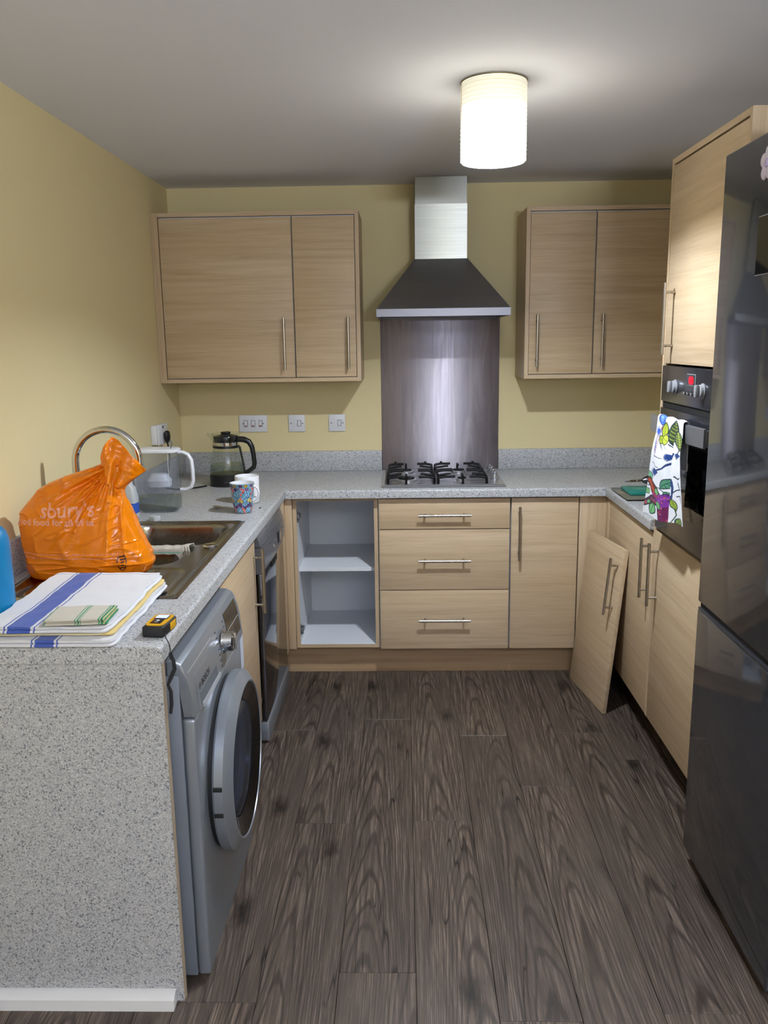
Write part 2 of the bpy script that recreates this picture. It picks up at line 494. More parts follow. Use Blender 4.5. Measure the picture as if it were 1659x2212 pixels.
# assumed window behind the photographer, unseen, added to go with the rear fill
win = thing('window_1', '', 'x', (1.25, YN + .03, .4)); del win['label']; del win['category']; win['kind'] = 'structure'
for (a, b, c, d) in ((.1, .16, .4, 2.3), (2.34, 2.4, .4, 2.3), (.16, 2.34, .4, .46), (.16, 2.34, 2.24, 2.3), (1.22, 1.28, .46, 2.24)):
    box('window_frame', WHITE_WOOD, win, a, b, YN + .001, YN + .06, c, d)
for a, b in ((.161, 1.219), (1.281, 2.339)):
    box('window_pane', BLACK_GLASS, win, a, b, YN + .02, YN + .03, .461, 2.239)

# ------------------------------------------------------------------ worktops, upstands, end panel
ZT, ZB = .910, .8715
XL, XRW, YB, YE, YTALL = .6138, 2.0602, -.6032, -2.5876, -1.293
def bevel_edges(bm, test, off, seg=4):
    es = [e for e in bm.edges if test(e)]
    bmesh.ops.bevel(bm, geom=es, offset=off, segments=seg, affect='EDGES', profile=.5)
SX0, SX1, SY0, SY1 = .058, .556, -2.234, -1.258       # sink outline
hx0, hx1, hy0, hy1 = SX0 + .012, SX1 - .012, SY0 + .012, SY1 - .012
m = MB(); bm = m.bm
def ringslab(bm, outer, inner, z0, z1):
    O = [[bm.verts.new((x, y, z)) for x, y in outer] for z in (z0, z1)]
    I = [[bm.verts.new((x, y, z)) for x, y in inner] for z in (z0, z1)]
    for k in range(4):
        j = (k + 1) % 4
        bm.faces.new((O[0][k], O[0][j], O[1][j], O[1][k])); bm.faces.new((I[0][j], I[0][k], I[1][k], I[1][j]))
        bm.faces.new((O[1][k], O[1][j], I[1][j], I[1][k])); bm.faces.new((O[0][j], O[0][k], I[0][k], I[0][j]))
ringslab(bm, [(.001, YE), (XL, YE), (XL, -.001), (.001, -.001)], [(hx0, hy0), (hx1, hy0), (hx1, hy1), (hx0, hy1)], ZB, ZT)
bevel_edges(bm, lambda e: all(abs(v.co.x - XL) < 1e-5 and abs(v.co.z - ZT) < 1e-5 for v in e.verts), .010)
bevel_edges(bm, lambda e: all(abs(v.co.y - YE) < 1e-5 and abs(v.co.z - ZT) < 1e-5 for v in e.verts), .0015, 2)
wl = tag(m.build('worktop', LAM), 'grey speckled laminate worktop of the left run, holding the sink', 'worktop', 'grey speckled worktops')
m = MB(); m.box(XL + .0008, XRW - .0008, YB, -.001, ZB, ZT)
bevel_edges(m.bm, lambda e: all(abs(v.co.y - YB) < 1e-5 and abs(v.co.z - ZT) < 1e-5 for v in e.verts), .010)
tag(m.build('worktop', LAM), 'grey speckled laminate worktop under the gas hob', 'worktop', 'grey speckled worktops')
m = MB(); m.box(XRW, XR - .001, YTALL + .0015, -.001, ZB, ZT)
bevel_edges(m.bm, lambda e: all(abs(v.co.x - XRW) < 1e-5 and abs(v.co.z - ZT) < 1e-5 for v in e.verts), .010)
tag(m.build('worktop', LAM), 'grey speckled laminate worktop ending at the oven cabinet, holding a glass board', 'worktop', 'grey speckled worktops')

UZ = 1.014
SPX0, SPX1 = 1.042, 1.642
def upstand(lbl, *a):
    return tag(MB().box(*a, bev=.002).build('upstand', LAM), lbl, 'upstand', 'grey speckled upstands')
upstand('grey speckled upstand strip behind the sink along the left wall', .001, .019, YE + .001, -.021, ZT + .0005, UZ)
upstand('grey speckled upstand strip behind the glass kettle', .001, SPX0 - .001, -.019, -.001, ZT + .0005, UZ)
upstand('grey speckled upstand strip right of the steel splashback', SPX1 + .001, XR - .001, -.019, -.001, ZT + .0005, UZ)

ep = thing('end_panel', 'grey speckled laminate end panel beside the washing machine, facing the room', 'panel', (.3, -2.57, 0))
m = MB(); m.box(.001, XL - .004, YE + .004, YE + .026, .0, ZB - .0008); m.build('board', LAM, ep)
box('edge_strip', plain('pale_chipboard_edge', '#a08e79', .7), ep, XL - .0038, XL - .0025, YE + .006, YE + .024, .001, ZB - .001)
m = MB(); m.prism([(YE + .003, 0.0), (YE + .003, .036), (YE - .010, .036), (YE - .026, .026), (YE - .030, 0)], 'x', .002, .592)
struct(m.build('baseboard_left', WHITE_WOOD))

# ------------------------------------------------------------------ base cabinets of the back run
PLZ = .143; DT = .862; DF = -.578
def carcass(parent, x0, x1, y0, y1, z0, z1, t=.016, front=None, mat=WHITE_CARC, shelf=None):
    box('side_panel', mat, parent, x0, x0 + t, y0, y1, z0, z1)
    box('side_panel', mat, parent, x1 - t, x1, y0, y1, z0, z1)
    box('bottom_panel', mat, parent, x0 + t, x1 - t, y0, y1, z0, z0 + t)
    box('back_panel', mat, parent, x0 + t, x1 - t, y1 - .008, y1, z0 + t, z1)
    box('top_rail', OAK[0], parent, x0 + t, x1 - t, y0, y0 + .09, z1 - t, z1)
def legs(parent, pts, h):
    for x, y in pts:
        MB().lathe((x, y, 0), [(0, 0), (.022, 0), (.022, .01), (.014, .014), (.014, h - .006), (.02, h - .002), (0, h - .002)], 14).build('leg', BLACK_M, parent)

c1 = thing('base_cabinet', 'open doorless base cabinet with white shelves left of the drawers', 'cabinet', (.83, -.3, 0), 'base cabinets')
cx0, cx1 = .640, 1.032
carcass(c1, cx0, cx1, -.556, -.03, PLZ, ZB - .002)
box('front_edge', OAK[2], c1, cx0, cx0 + .0175, -.5575, -.5561, PLZ, ZB - .002)
box('front_edge', OAK[2], c1, cx1 - .0175, cx1, -.5575, -.5561, PLZ, ZB - .002)
box('front_edge', OAK[0], c1, cx0 + .018, cx1 - .018, -.5575, -.5561, PLZ, PLZ + .0165)
box('shelf', WHITE_CARC, c1, cx0 + .0165, cx1 - .0165, -.51, -.04, .506, .524)
for z in (.775, .225):
    h = MB(); h.box(cx0 + .0162, cx0 + .030, -.545, -.49, z - .009, z + .009, bev=.002); h.cyl((cx0 + .024, -.535, z - .02), (cx0 + .024, -.535, z + .02), .0045, 10)
    h.box(cx0 + .0165, cx0 + .019, -.54, -.525, z - .028, z + .028)
    h.build('hinge', GREY_P, c1)
legs(c1, [(cx0 + .05, -.1), (cx1 - .05, -.1), (cx0 + .05, -.43), (cx1 - .05, -.43)], PLZ)

dx0, dx1 = 1.0385, 1.6375
du = thing('drawer_unit', 'oak drawer unit of three drawers under the gas hob', 'cabinet', (1.338, -.3, 0), 'base cabinets')
carcass(du, dx0 - .004, dx1 + .001, -.556, -.03, PLZ, ZB - .002)
for z0, z1, hz in ((.7215, DT, .790), (.4325, .7175, .577), (PLZ, .4285, .291)):
    d = MB().box(dx0, dx1 - .002, DF, DF + .018, z0, z1, bev=.0012).build('drawer', OAK[0], du)
    bar_handle(d, (1.217, DF - .036, hz), (1.457, DF - .036, hz), (0, -1, 0), off=.036)
legs(du, [(dx0 + .05, -.1), (dx1 - .05, -.1), (dx0 + .05, -.43), (dx1 - .05, -.43)], PLZ)

c2 = thing('base_cabinet', 'narrow oak base cabinet with one closed door right of the drawers', 'cabinet', (1.79, -.3, 0), 'base cabinets')
ex0, ex1 = 1.6425, 1.948
carcass(c2, ex0, ex1, -.556, -.03, PLZ, ZB - .002)
d = MB().box(ex0, ex1 - .002, DF, DF + .018, PLZ, DT, bev=.0012).build('door', OAK[0], c2)
bar_handle(d, (1.677, DF - .036, .577), (1.677, DF - .036, .827), (0, -1, 0), off=.036)
legs(c2, [(ex0 + .05, -.1), (ex1 - .05, -.1), (ex0 + .05, -.43), (ex1 - .05, -.43)], PLZ)

pl = thing('plinth', 'oak plinth board along the floor below the back cabinets', 'plinth', (1.3, -.5, 0))
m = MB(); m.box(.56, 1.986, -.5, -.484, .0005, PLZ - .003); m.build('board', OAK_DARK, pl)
fp = thing('filler_post', 'light oak corner filler post beside the dishwasher', 'filler', (.62, -.56, 0), 'corner filler posts')
m = MB(); m.box(.606, .6385, DF + .004, DF + .022, PLZ - .002, ZB - .001, bev=.001); m.build('front_strip', OAK[2], fp)
m = MB(); m.box(.594, .6055, -.645, DF + .022, PLZ - .002, ZB - .001, bev=.001); m.build('side_strip', OAK[2], fp)
box('bracket', OAK[2], fp, .612, .634, -.5555, -.46, PLZ - .002, PLZ + .012); legs(fp, [(.628, -.462)], PLZ - .002)
fp2 = thing('filler_post', 'light oak corner filler panel behind the leaning cabinet door', 'filler', (2.0, -.57, 0), 'corner filler posts')
m = MB(); m.box(1.9515, 2.0735, DF + .004, DF + .022, PLZ, ZB - .001, bev=.001); m.build('front_strip', OAK[2], fp2)
m = MB(); m.box(2.0742, 2.092, -.617, DF + .022, PLZ, ZB - .001, bev=.001); m.build('side_strip', OAK[2], fp2)
box('bracket', OAK[2], fp2, 1.952, 1.975, -.5555, -.45, PLZ, PLZ + .014); legs(fp2, [(1.963, -.455)], PLZ)

# ------------------------------------------------------------------ left run: sink cabinet
LF = .594
sc = thing('base_cabinet', 'oak sink cabinet between the washing machine and the dishwasher', 'cabinet', (.3, -1.58, 0), 'base cabinets')
for y in (-1.905, -1.277):
    box('side_panel', WHITE_CARC, sc, .03, .574, y, y + .016, PLZ, .70)
box('bottom_panel', WHITE_CARC, sc, .03, .574, -1.889, -1.277, PLZ, PLZ + .016)
box('back_panel', WHITE_CARC, sc, .022, .03, -1.905, -1.261, PLZ, .70)
d = MB().box(LF - .018, LF, -1.905, -1.302, .125, DT - .004, bev=.0012).build('door', OAK[1], sc)
bar_handle(d, (LF + .036, -1.338, .575), (LF + .036, -1.338, .822), (1, 0, 0), off=.036)
legs(sc, [(.1, -1.85), (.1, -1.33), (.5, -1.85), (.5, -1.33)], PLZ)

# ------------------------------------------------------------------ right run
RF = 2.075
rc = thing('base_cabinet', 'oak base cabinet on the right whose door stands behind the leaning door', 'cabinet', (2.38, -.95, 0), 'base cabinets')
def rcarc(p, y0, y1, z0, z1, x0=None):
    x0 = x0 or RF + .019
    box('side_panel', WHITE_CARC, p, x0, XR - .02, y0, y0 + .016, z0, z1)
    box('side_panel', WHITE_CARC, p, x0, XR - .02, y1 - .016, y1, z0, z1)
    box('bottom_panel', OAK[1], p, x0, XR - .02, y0 + .016, y1 - .016, z0, z0 + .016)
    box('back_panel', WHITE_CARC, p, XR - .02, XR - .012, y0, y1, z0, z1)
rcarc(rc, YTALL + .004, -.62, PLZ, ZB - .002)
d = MB().box(RF, RF + .018, YTALL + .004, -.622, PLZ, DT - .004, bev=.0012).build('door', OAK[1], rc)
bar_handle(d, (RF - .035, -1.262, .603), (RF - .035, -1.262, .832), (-1, 0, 0), off=.035)
legs(rc, [(2.2, -1.23), (2.2, -.68), (2.6, -1.23), (2.6, -.68)], PLZ)

TY0, TY1, TZ = -1.294, -1.963, 2.156
tc = thing('tall_cabinet', 'tall oak cabinet housing the oven beside the black fridge', 'cabinet', (2.38, -1.63, 0))
box('side_panel', OAK[2], tc, RF - .001, XR - .003, TY0 - .018, TY0, PLZ, TZ)
box('side_panel', OAK[2], tc, RF - .001, XR - .003, TY1, TY1 + .018, PLZ, TZ, label='near side panel, in shade above the fridge')
box('top_rail', OAK[1], tc, RF - .001, XR - .003, TY1 + .0185, TY0 - .0185, TZ - .019, TZ)
box('back_panel', WHITE_CARC, tc, XR - .02, XR - .012, TY1 + .0185, TY0 - .0185, PLZ, TZ - .02)
for z in (.874, 1.476, PLZ):
    box('shelf', WHITE_CARC, tc, RF + .02, XR - .021, TY1 + .0185, TY0 - .0185, z, z + .012)
dY0, dY1 = TY1 + .021, TY0 - .021
d = MB().box(RF, RF + .018, dY0, dY1, 1.478, TZ - .0245, bev=.0012).build('door', OAK[1], tc)
bar_handle(d, (RF - .035, -1.395, 1.508), (RF - .035, -1.395, 1.747), (-1, 0, 0), off=.035)
d = MB().box(RF, RF + .018, dY0, dY1 + .017, PLZ, .876, bev=.0012).build('door', OAK[1], tc)
bar_handle(d, (RF - .035, -1.362, .601), (RF - .035, -1.362, .836), (-1, 0, 0), off=.035)
legs(tc, [(2.2, -1.36), (2.2, -1.9), (2.6, -1.36), (2.6, -1.9)], PLZ)

# leaning door taken off the open cabinet
ld = thing('door_leaf', 'loose oak cabinet door leaning upright against the right base cabinet', 'cabinet door', (1.9866, -.9889, .0018))
A, T = .15878, .0999
sV = Vector((math.sin(A), -math.cos(A), 0)); nV = Vector((math.cos(A), math.sin(A), 0))
upV = nV * math.sin(T) + Vector((0, 0, 1)) * math.cos(T); nn = sV.cross(upV)
if nn.x < 0: nn = -nn
ld.matrix_world = Matrix(((sV.x, nn.x, upV.x, 1.9866), (sV.y, nn.y, upV.y, -.9889), (sV.z, nn.z, upV.z, .0018), (0, 0, 0, 1)))
ORIGIN[ld.name] = Vector((0, 0, 0))
lp = MB().box(-.396, 0, 0, .018, 0, .715, bev=.0012).build('panel', OAK[0], ld, local=True)
bar_handle(lp, (-.045, -.036, .425), (-.045, -.036, .67), (0, -1, 0), off=.036)

# ------------------------------------------------------------------ wall cabinets
WF, WB, WT = -.3253, 1.3852, 2.1545
def wall_group(x0, x1, doors, lbl, lhinge, left_scribe=False):
    t = .018
    su = thing('cabinet_surround', lbl, 'cabinet trim', ((x0 + x1) / 2, -.16, WB), 'wall cabinet surrounds')
    box('side_panel', OAK[2], su, x0, x0 + t, WF - .002, -.0012, WB, WT)
    if x1 < 2: box('side_panel', OAK[2], su, x1 - t, x1, WF - .002, -.0012, WB, WT)
    xe = x1 - t if x1 < 2 else x1
    box('top_panel', OAK[0], su, x0 + t + .0004, xe - .0004, WF - .001, -.0012, WT - t, WT)
    box('bottom_panel', OAK[0], su, x0 + t + .0004, xe - .0004, WF - .001, -.0012, WB, WB + t)
    if left_scribe: box('scribe_strip', OAK[2], su, .0012, x0 - .0006, WF + .004, WF + .022, WB, WT)
    for (a, b, hx, lb) in doors:
        wc = thing('wall_cabinet', lb, 'cabinet', ((a + b) / 2, -.16, WB + t), 'wall cabinets')
        box('carcass', WHITE_CARC, wc, a - .001, b + .001, WF + .020, -.0014, WB + t + .001, WT - t - .001)
        d = MB().box(a, b, WF, WF + .018, WB + t + .0035, WT - t - .007, bev=.0012).build('door', OAK[0], wc)
        bar_handle(d, (hx, WF - .036, 1.440), (hx, WF - .036, 1.680), (0, -1, 0), off=.036)
wall_group(.0165, .957, [(.038, .646, .603, 'wide single door oak wall cabinet left of the cooker hood'),
                         (.6515, .936, .902, 'narrow oak wall cabinet just left of the cooker hood')],
           'oak end panels and boards framing the two left wall cabinets', 0, True)
wall_group(1.7222, XR - .002, [(1.742, 2.0365, 1.776, 'narrow oak wall cabinet just right of the cooker hood'),
                          (2.0425, 2.672, 2.076, 'oak wall cabinet partly hidden behind the tall oven cabinet')],
           'oak end panels and boards framing the two right wall cabinets', 0)

# ------------------------------------------------------------------ cooker hood and splashback
hd = thing('cooker_hood', 'stainless steel chimney cooker hood above the gas hob', 'hood', (1.338, -.1, 1.673))
HX0, HX1, HY, HZ0, HZ1 = 1.038, 1.634, -.5025, 1.6735, 1.707
CX0, CX1, CY, CZ = 1.2156, 1.4614, -.2013, 1.9455
m = MB(); t = .012
m.box(HX0, HX1, HY, HY + t, HZ0, HZ1); m.box(HX0, HX0 + t, HY + t, -.006, HZ0, HZ1); m.box(HX1 - t, HX1, HY + t, -.006, HZ0, HZ1)
m.box(HX0 + t, HX1 - t, -.02, -.006, HZ0, HZ1)
m.build('lip', plain('lip_steel', '#77767b', .42, .9), hd)
m = MB(); b = [m.bm.verts.new(p) for p in ((HX0 + .001, HY + .001, HZ1 + .0002), (HX1 - .001, HY + .001, HZ1 + .0002), (HX1 - .001, -.006, HZ1 + .0002), (HX0 + .001, -.006, HZ1 + .0002))]
tv = [m.bm.verts.new(p) for p in ((CX0 - .003, CY - .003, CZ), (CX1 + .003, CY - .003, CZ), (CX1 + .003, -.006, CZ), (CX0 - .003, -.006, CZ))]
for k in range(4): m.bm.faces.new((b[k], b[(k + 1) % 4], tv[(k + 1) % 4], tv[k]))
m.bm.faces.new(tv); m.bm.faces.new(list(reversed(b)))
m.build('canopy', HOOD_DARK, hd)
box('lower_chimney', CHIM, hd, CX0, CX1, CY, -.006, CZ + .0005, 2.193)
box('upper_chimney', plain('upper_chimney_steel', '#8f8f8c', .34, 1.0), hd, CX0 + .002, CX1 - .002, CY + .003, -.006, 2.1935, H - .002)
uf = box('filter_panel', GREY_P, hd, HX0 + .014, HX1 - .014, HY + .09, -.022, HZ0 + .008, HZ0 + .014)
box('light_panel', STEEL_X, hd, HX0 + .014, HX1 - .014, HY + .0125, HY + .088, HZ0 + .006, HZ0 + .012)
for k in range(5):
    x = 1.20 + k * .05; box('button', BLACK_M, hd, x, x + .022, HY + .03, HY + .05, HZ0 + .0035, HZ0 + .0058, bev=.001)
for x in (1.12, 1.50):
    MB().lathe((x, HY + .05, HZ0 + .0025), [(0, 0), (.03, 0), (.032, .0034), (0, .0034)], 24).build('lamp_cover', PLASTIC_TINT, hd)

sp = thing('splashback', 'brushed stainless steel splashback panel between hob and hood', 'splashback', (1.342, -.005, ZT))
box('panel', SPLASH, sp, SPX0, SPX1, -.0055, -.001, ZT + .0006, 1.70, bev=.0008)

# ------------------------------------------------------------------ gas hob
hb = thing('gas_hob', 'four burner stainless steel gas hob with black pan supports', 'hob', (1.335, -.3, ZT))
GX0, GX1, GY0, GY1 = 1.047, 1.622, -.556, -.062
def smooth(a, b, x):
    t = max(0.0, min(1.0, (x - a) / (b - a))); return t * t * (3 - 2 * t)
def rrect(x, y, x0, x1, y0, y1, r):
    dx = abs(x - (x0 + x1) / 2) - (x1 - x0) / 2 + r; dy = abs(y - (y0 + y1) / 2) - (y1 - y0) / 2 + r
    return math.hypot(max(dx, 0), max(dy, 0)) + min(max(dx, dy), 0) - r
def hobz(u, w):
    x = GX0 + u * (GX1 - GX0); y = GY0 + w * (GY1 - GY0)
    e = -rrect(x, y, GX0, GX1, GY0, GY1, .02)
    z = .011 * smooth(-.004, .016, e)
    wl_ = rrect(x, y, GX0 + .022, GX1 - .075 - .05 * smooth(GY0 + .02, GY0 + .2, y) * 0, GY0 + .03, GY1 - .015, .03)
    z -= .006 * (1 - smooth(-.008, .004, wl_))
    return Vector((x, y, ZT + .0006 + max(z, 0.0)))
m = MB(); m.grid(hobz, 90, 80); m.build('plate', plain('hob_steel', '#b9b9bd', .3, .75), hb, angle=60)
burn = [(1.165, -.44, .050), (1.165, -.19, .036), (1.425, -.19, .036), (1.425, -.44, .026)]
for bx, by, r in burn:
    z = ZT + .0062
    b = MB().lathe((bx, by, z), [(0, 0), (r + .016, 0), (r + .012, .003), (r, .004), (r, .016), (r - .004, .018), (0, .018)], 32).build('burner', MATS['hob_steel'], hb)
    MB().lathe((bx, by, z + .0183), [(0, 0), (r * .76, 0), (r * .80, .002), (r * .76, .005), (0, .006)], 32).build('burner_cap', CAST, b)
for gx0, gx1, bx in ((1.075, 1.300, 1.165), (1.306, 1.540, 1.425)):
    m = MB(); zt = ZT + .043; zf = ZT + .0068; r = .006
    y0, y1 = -.525, -.085
    xa, xb = gx0 + .006, gx1 - .006
    for x in (xa, xb):     # side rails with turned down ends
        m.tube([(x, y0 + .0, zf + .002), (x, y0 + .0, zt - .016), (x, y0 + .02, zt - .004), (x, y1 - .02, zt - .004), (x, y1, zt - .016), (x, y1, zf + .002)], r, 8)
    for y in (y0 + .01, y1 - .008, (y0 + y1) / 2 + .016, (y0 + y1) / 2 - .016):     # cross bars, broken above the burner gap
        mid = (xa + xb) / 2
        m.tube([(xa, y, zt - .005), (xa + .03, y, zt), (mid - .034, y, zt)], r, 8)
        m.tube([(mid + .034, y, zt), (xb - .03, y, zt), (xb, y, zt - .005)], r, 8)
    for by in (-.44, -.19):   # long fingers pointing to each burner
        m.tube([(bx, by - .085 if by < -.3 else by + .09, zf + .003), (bx, by - .085 if by < -.3 else by + .09, zt), (bx, by - .02 if by < -.3 else by + .02, zt + .003)], r * .9, 8)
        for x, s in ((xa, 1), (xb, -1)):
            m.tube([(x, by, zt - .006), (x + s * .05, by, zt + .002), (x + s * .062, by, zt + .002)], r * .9, 8)
    for x in (xa, xb):
        for y in (y0 + .01, y1 - .008): m.box(x + (.025 if x == xa else -.037), x + (.037 if x == xa else -.025), y - .004, y + .004, zt, zt + .012, bev=.002)
    m.build('pan_support', CAST, hb)
for k in range(4):
    y = -.40 + k * .075; z = ZT + .0118
    kb = MB().lathe((1.583, y, z), [(0, 0), (.021, 0), (.021, .005), (.018, .008), (.016, .026), (.013, .029), (0, .029)], 28).build('knob', plain('knob_silver%d' % k, '#c2c3c8', .22, .8) if k == 0 else MATS['knob_silver0'], hb)
    box('grip', MATS['knob_silver0'], kb, 1.579, 1.587, y - .017, y + .017, z + .0292, z + .036, bev=.002)

# ------------------------------------------------------------------ sink
sk = thing('kitchen_sink', 'stainless steel one and a half bowl inset sink with ribbed drainer', 'sink', (.3, -1.75, ZT))
def sinkz(u, w):
    x = SX0 + u * (SX1 - SX0); y = SY0 + w * (SY1 - SY0)
    e = -rrect(x, y, SX0, SX1, SY0, SY1, .028)
    z = .0045 * smooth(0, .008, e) - .0055 * smooth(.012, .03, e)
    z -= .150 * smooth(.006, -.022, rrect(x, y, .150, .505, -1.628, -1.305, .075)) if rrect(x, y, .150, .505, -1.628, -1.305, .075) < .006 else 0
    d2 = rrect(x, y, .150, .445, -1.880, -1.690, .06)
    if d2 < .006: z -= .110 * smooth(.006, -.02, d2)
    if y < -1.905:
        d3 = rrect(x, y, .085, .505, -2.20, -1.915, .06)
        z -= .004 * (1 - smooth(-.012, .004, d3))
        if d3 < -.01:
            rib = abs(((x - .12) / .042) % 1 - .5) * 2
            z += .0042 * smooth(.55, .95, rib) * smooth(-.01, -.03, d3)
    return Vector((x, y, ZT + .0005 + z))
m = MB(); m.grid(sinkz, 150, 290); m.build('basin', SINK, sk, angle=80)
MB().lathe((.512, -1.655, ZT), [(0, 0), (.022, 0), (.024, .004), (.02, .008), (0, .009)], 28).build('waste_knob', CHROME, sk)
MB().lathe((.33, -1.47, ZT - .149), [(0, 0), (.04, 0), (.042, .002), (.03, .003), (0, .0025)], 28).build('drain', CHROME, sk)

tp = thing('mixer_tap', 'chrome swan neck mixer tap arching behind the orange bag', 'tap', (.106, -1.70, ZT))
R0 = .103; cx = .106 + R0; pts = [(.106, -1.70, ZT + .03), (.106, -1.70, 1.10)]
zc = 1.202
pts += [(.106, -1.70, 1.16)] + [(cx - R0 * math.cos(a), -1.70, zc + R0 * math.sin(a)) for a in np.linspace(0, PI * .97, 26)]
pts += [(cx + R0 - .004, -1.70, zc - .015)]
pts[-2:] = [pts[-2], (pts[-2][0] + .001, -1.70, pts[-2][2] - .035)]
MB().tube(pts, .0115, 20).build('spout', CHROME, tp)
MB().lathe((.106, -1.70, ZT + .0006), [(0, 0), (.027, 0), (.027, .004), (.020, .008), (.020, .06), (.0125, .066), (0, .066)], 28).build('body', CHROME, tp)
MB().tube([(.106, -1.722, ZT + .045), (.106, -1.74, ZT + .05), (.106, -1.77, ZT + .06)], [.011, .007, .005], 14).build('lever', CHROME, tp)

# cloth draped over the bowl divider
dc = MB()
def dish(u, w):
    s = w; tail = smooth(.70, .95, u)
    x = .300 + u * .158 + .006 * math.sin(9 * w) * tail
    if s < .3: y = -1.647 - .012 * (s / .3); z = ZT - .012 + .0175 * s / .3
    elif s < .65: y = -1.660 - .045 * (s - .3) / .35; z = ZT + .0055 + .001 * math.sin(u * 20) + .006 * tail
    else: q = (s - .65) / .35; y = -1.706 - (.005 + .03 * tail) * q; z = ZT + .0045 + .006 * tail * (1 - q) - (.016 + .05 * tail * (1 - .5 * (u > .97))) * q + .004 * tail * math.sin(u * 90)
    return Vector((x, y + .002 * math.sin(u * 14 + 3 * w), z + .0008 * math.sin(u * 31)))
dc.grid(dish, 40, 40)
dco = dc.build('dishcloth', PRINT_CLOTH, None, solid=.0018)
tag(dco, 'damp cream dishcloth draped over the divider between the sink bowls', 'cloth')

# ------------------------------------------------------------------ washing machine
wm = thing('washing_machine', 'silver front loading washing machine under the left worktop', 'washing machine', (.36, -2.218, 0))
WY0, WY1 = -2.517, -1.919
m = MB(); m.box(.06, .6275, WY0, WY1, .014, .812, bev=.003); m.build('cabinet', SILVER_D, wm)
m = MB(); m.box(.05, .601, WY0 + .002, WY1 - .002, .8125, .851, bev=.006); m.build('lid', plain('washer_lid', '#5e6064', .4, .3), wm)
m = MB(); m.box(.6282, .660, WY0 + .001, WY1 - .001, .014, .703, bev=.008, seg=3); m.build('front_panel', SILVER, wm)
prof = [(.6015, .8128), (.6015, .846), (.622, .845), (.634, .838), (.641, .826), (.648, .80), (.655, .76), (.661, .706), (.6282, .706), (.6282, .8128)]
m = MB(); m.prism(prof, 'y', WY0 + .001, WY1 - .001)
bevel_edges(m.bm, lambda e: abs(e.verts[0].co.y - e.verts[1].co.y) < 1e-5 and min(v.co.x for v in e.verts) > .605 and min(v.co.z for v in e.verts) > .705, .006, 3)
fa = m.build('control_panel', SILVER, wm, angle=28)
def fx(z):   # fascia x at height z
    P = [(.706, .661), (.76, .655), (.80, .648), (.826, .641), (.838, .634)]
    for (a, xa), (b, xb) in zip(P, P[1:]):
        if z <= b: return xa + (xb - xa) * (z - a) / (b - a)
    return .634
def fpatch(name, mat, y0, y1, z0, z1, out, parent=None, skew=0.0):
    m = MB(); th = .004; n = max(1, int((z1 - z0) / .006)); L = []
    for k in range(n + 1):
        z = z0 + (z1 - z0) * k / n; x = fx(z) + out
        L.append([m.bm.verts.new(p) for p in ((x, y0, z), (x, y1, z), (x - th, y1, z), (x - th, y0, z))])
    for a, b in zip(L, L[1:]):
        for k in range(4): m.bm.faces.new((a[k], a[(k + 1) % 4], b[(k + 1) % 4], b[k]))
    m.bm.faces.new(L[0]); m.bm.faces.new(list(reversed(L[-1])))
    return m.build(name, mat, parent or wm, angle=40)
sc_ = fpatch('screen', plain('washer_display', '#1a1613', .12), -2.10, -1.945, .728, .822, .0012)
for yy in (-2.04, -1.99): fpatch('screen_line', GREY_P, yy, yy + .002, .73, .82, .0018, sc_)
fpatch('screen_line', plain('pale_line', '#a8a6a2', .5), -2.095, -1.95, .772, .7735, .0018, sc_)
kn = MB().lathe((.6555, -2.165, .768), [(0, .0), (.033, 0), (.033, .004), (.028, .005), (.027, .027), (.022, .031), (0, .031)], 36, 'x').build('dial', CHROME, wm)
box('grip', CHROME, kn, .6866, .691, -2.169, -2.161, .744, .792, bev=.0015)
dd = fpatch('detergent_drawer', SILVER, -2.468, -2.245, .705, .792, .0016)
fpatch('drawer_recess', plain('recess_grey', '#5c6068', .5), -2.452, -2.272, .712, .742, .0022, dd)
fpatch('drawer_lip', plain('lip_grey', '#b7b9be', .35, .4), -2.452, -2.258, .7065, .7165, .007, dd)
text('brand_logo', 'BOSCH', .021, (fx(.752) + .002, -2.425, .7505), (0, 1, 0), (-.12, 0, 1), INK, dd, bold=.0006, width=.082)
m = MB(); m.lathe((fx(.757) + .002, -2.443, .757), [(.0085, 0), (.0085, .0006), (.007, .0006), (.007, 0)], 24, 'x', closed=True); m.box(fx(.757) + .002, fx(.757) + .0026, -2.4475, -2.4385, .7565, .7575)
m.build('brand_emblem', INK, dd)
for k in range(7):
    z = .716 + k * .0155
    fpatch('dial_mark', INK, -2.222, -2.222 + .012, z, z + .002, .0012)
    if 1 < k: fpatch('dial_mark', INK, -2.128, -2.128 + .01, z, z + .002, .0012)
fpatch('panel_line', plain('line_light', '#b8b8ba', .4, .4), -2.50, -2.26, .812, .8135, .0012)
m = MB(); m.box(.6602, .6607, -1.968, -1.925, .60, .70); m.build('energy_sticker', plain('sticker', '#c4cbdc', .4), wm)
DZ, DY = .452, -2.218
MB().lathe((0, DY, DZ), [(.200, .6603), (.228, .6603), (.228, .672), (.200, .672)], 64, 'x', closed=True).build('door_gasket', DARKGAP, wm)
dr = MB().lathe((0, DY, DZ), [(.196, .673), (.236, .673), (.239, .678), (.239, .700), (.234, .705), (.209, .721), (.205, .7205), (.198, .700)], 72, 'x', closed=True).build('door', SILVER, wm, angle=25)
MB().lathe((0, DY, DZ), [(.197, .690), (.2035, .718), (.156, .7005), (.152, .684)], 72, 'x', closed=True).build('door_trim', BLACK_GLASS, dr)
MB().lathe((0, DY, DZ), [(.1555, .6995), (.150, .704), (.11, .709), (.05, .711), (0, .7112)], 56, 'x').build('door_glass', DOORGLASS, dr, solid=-.003)
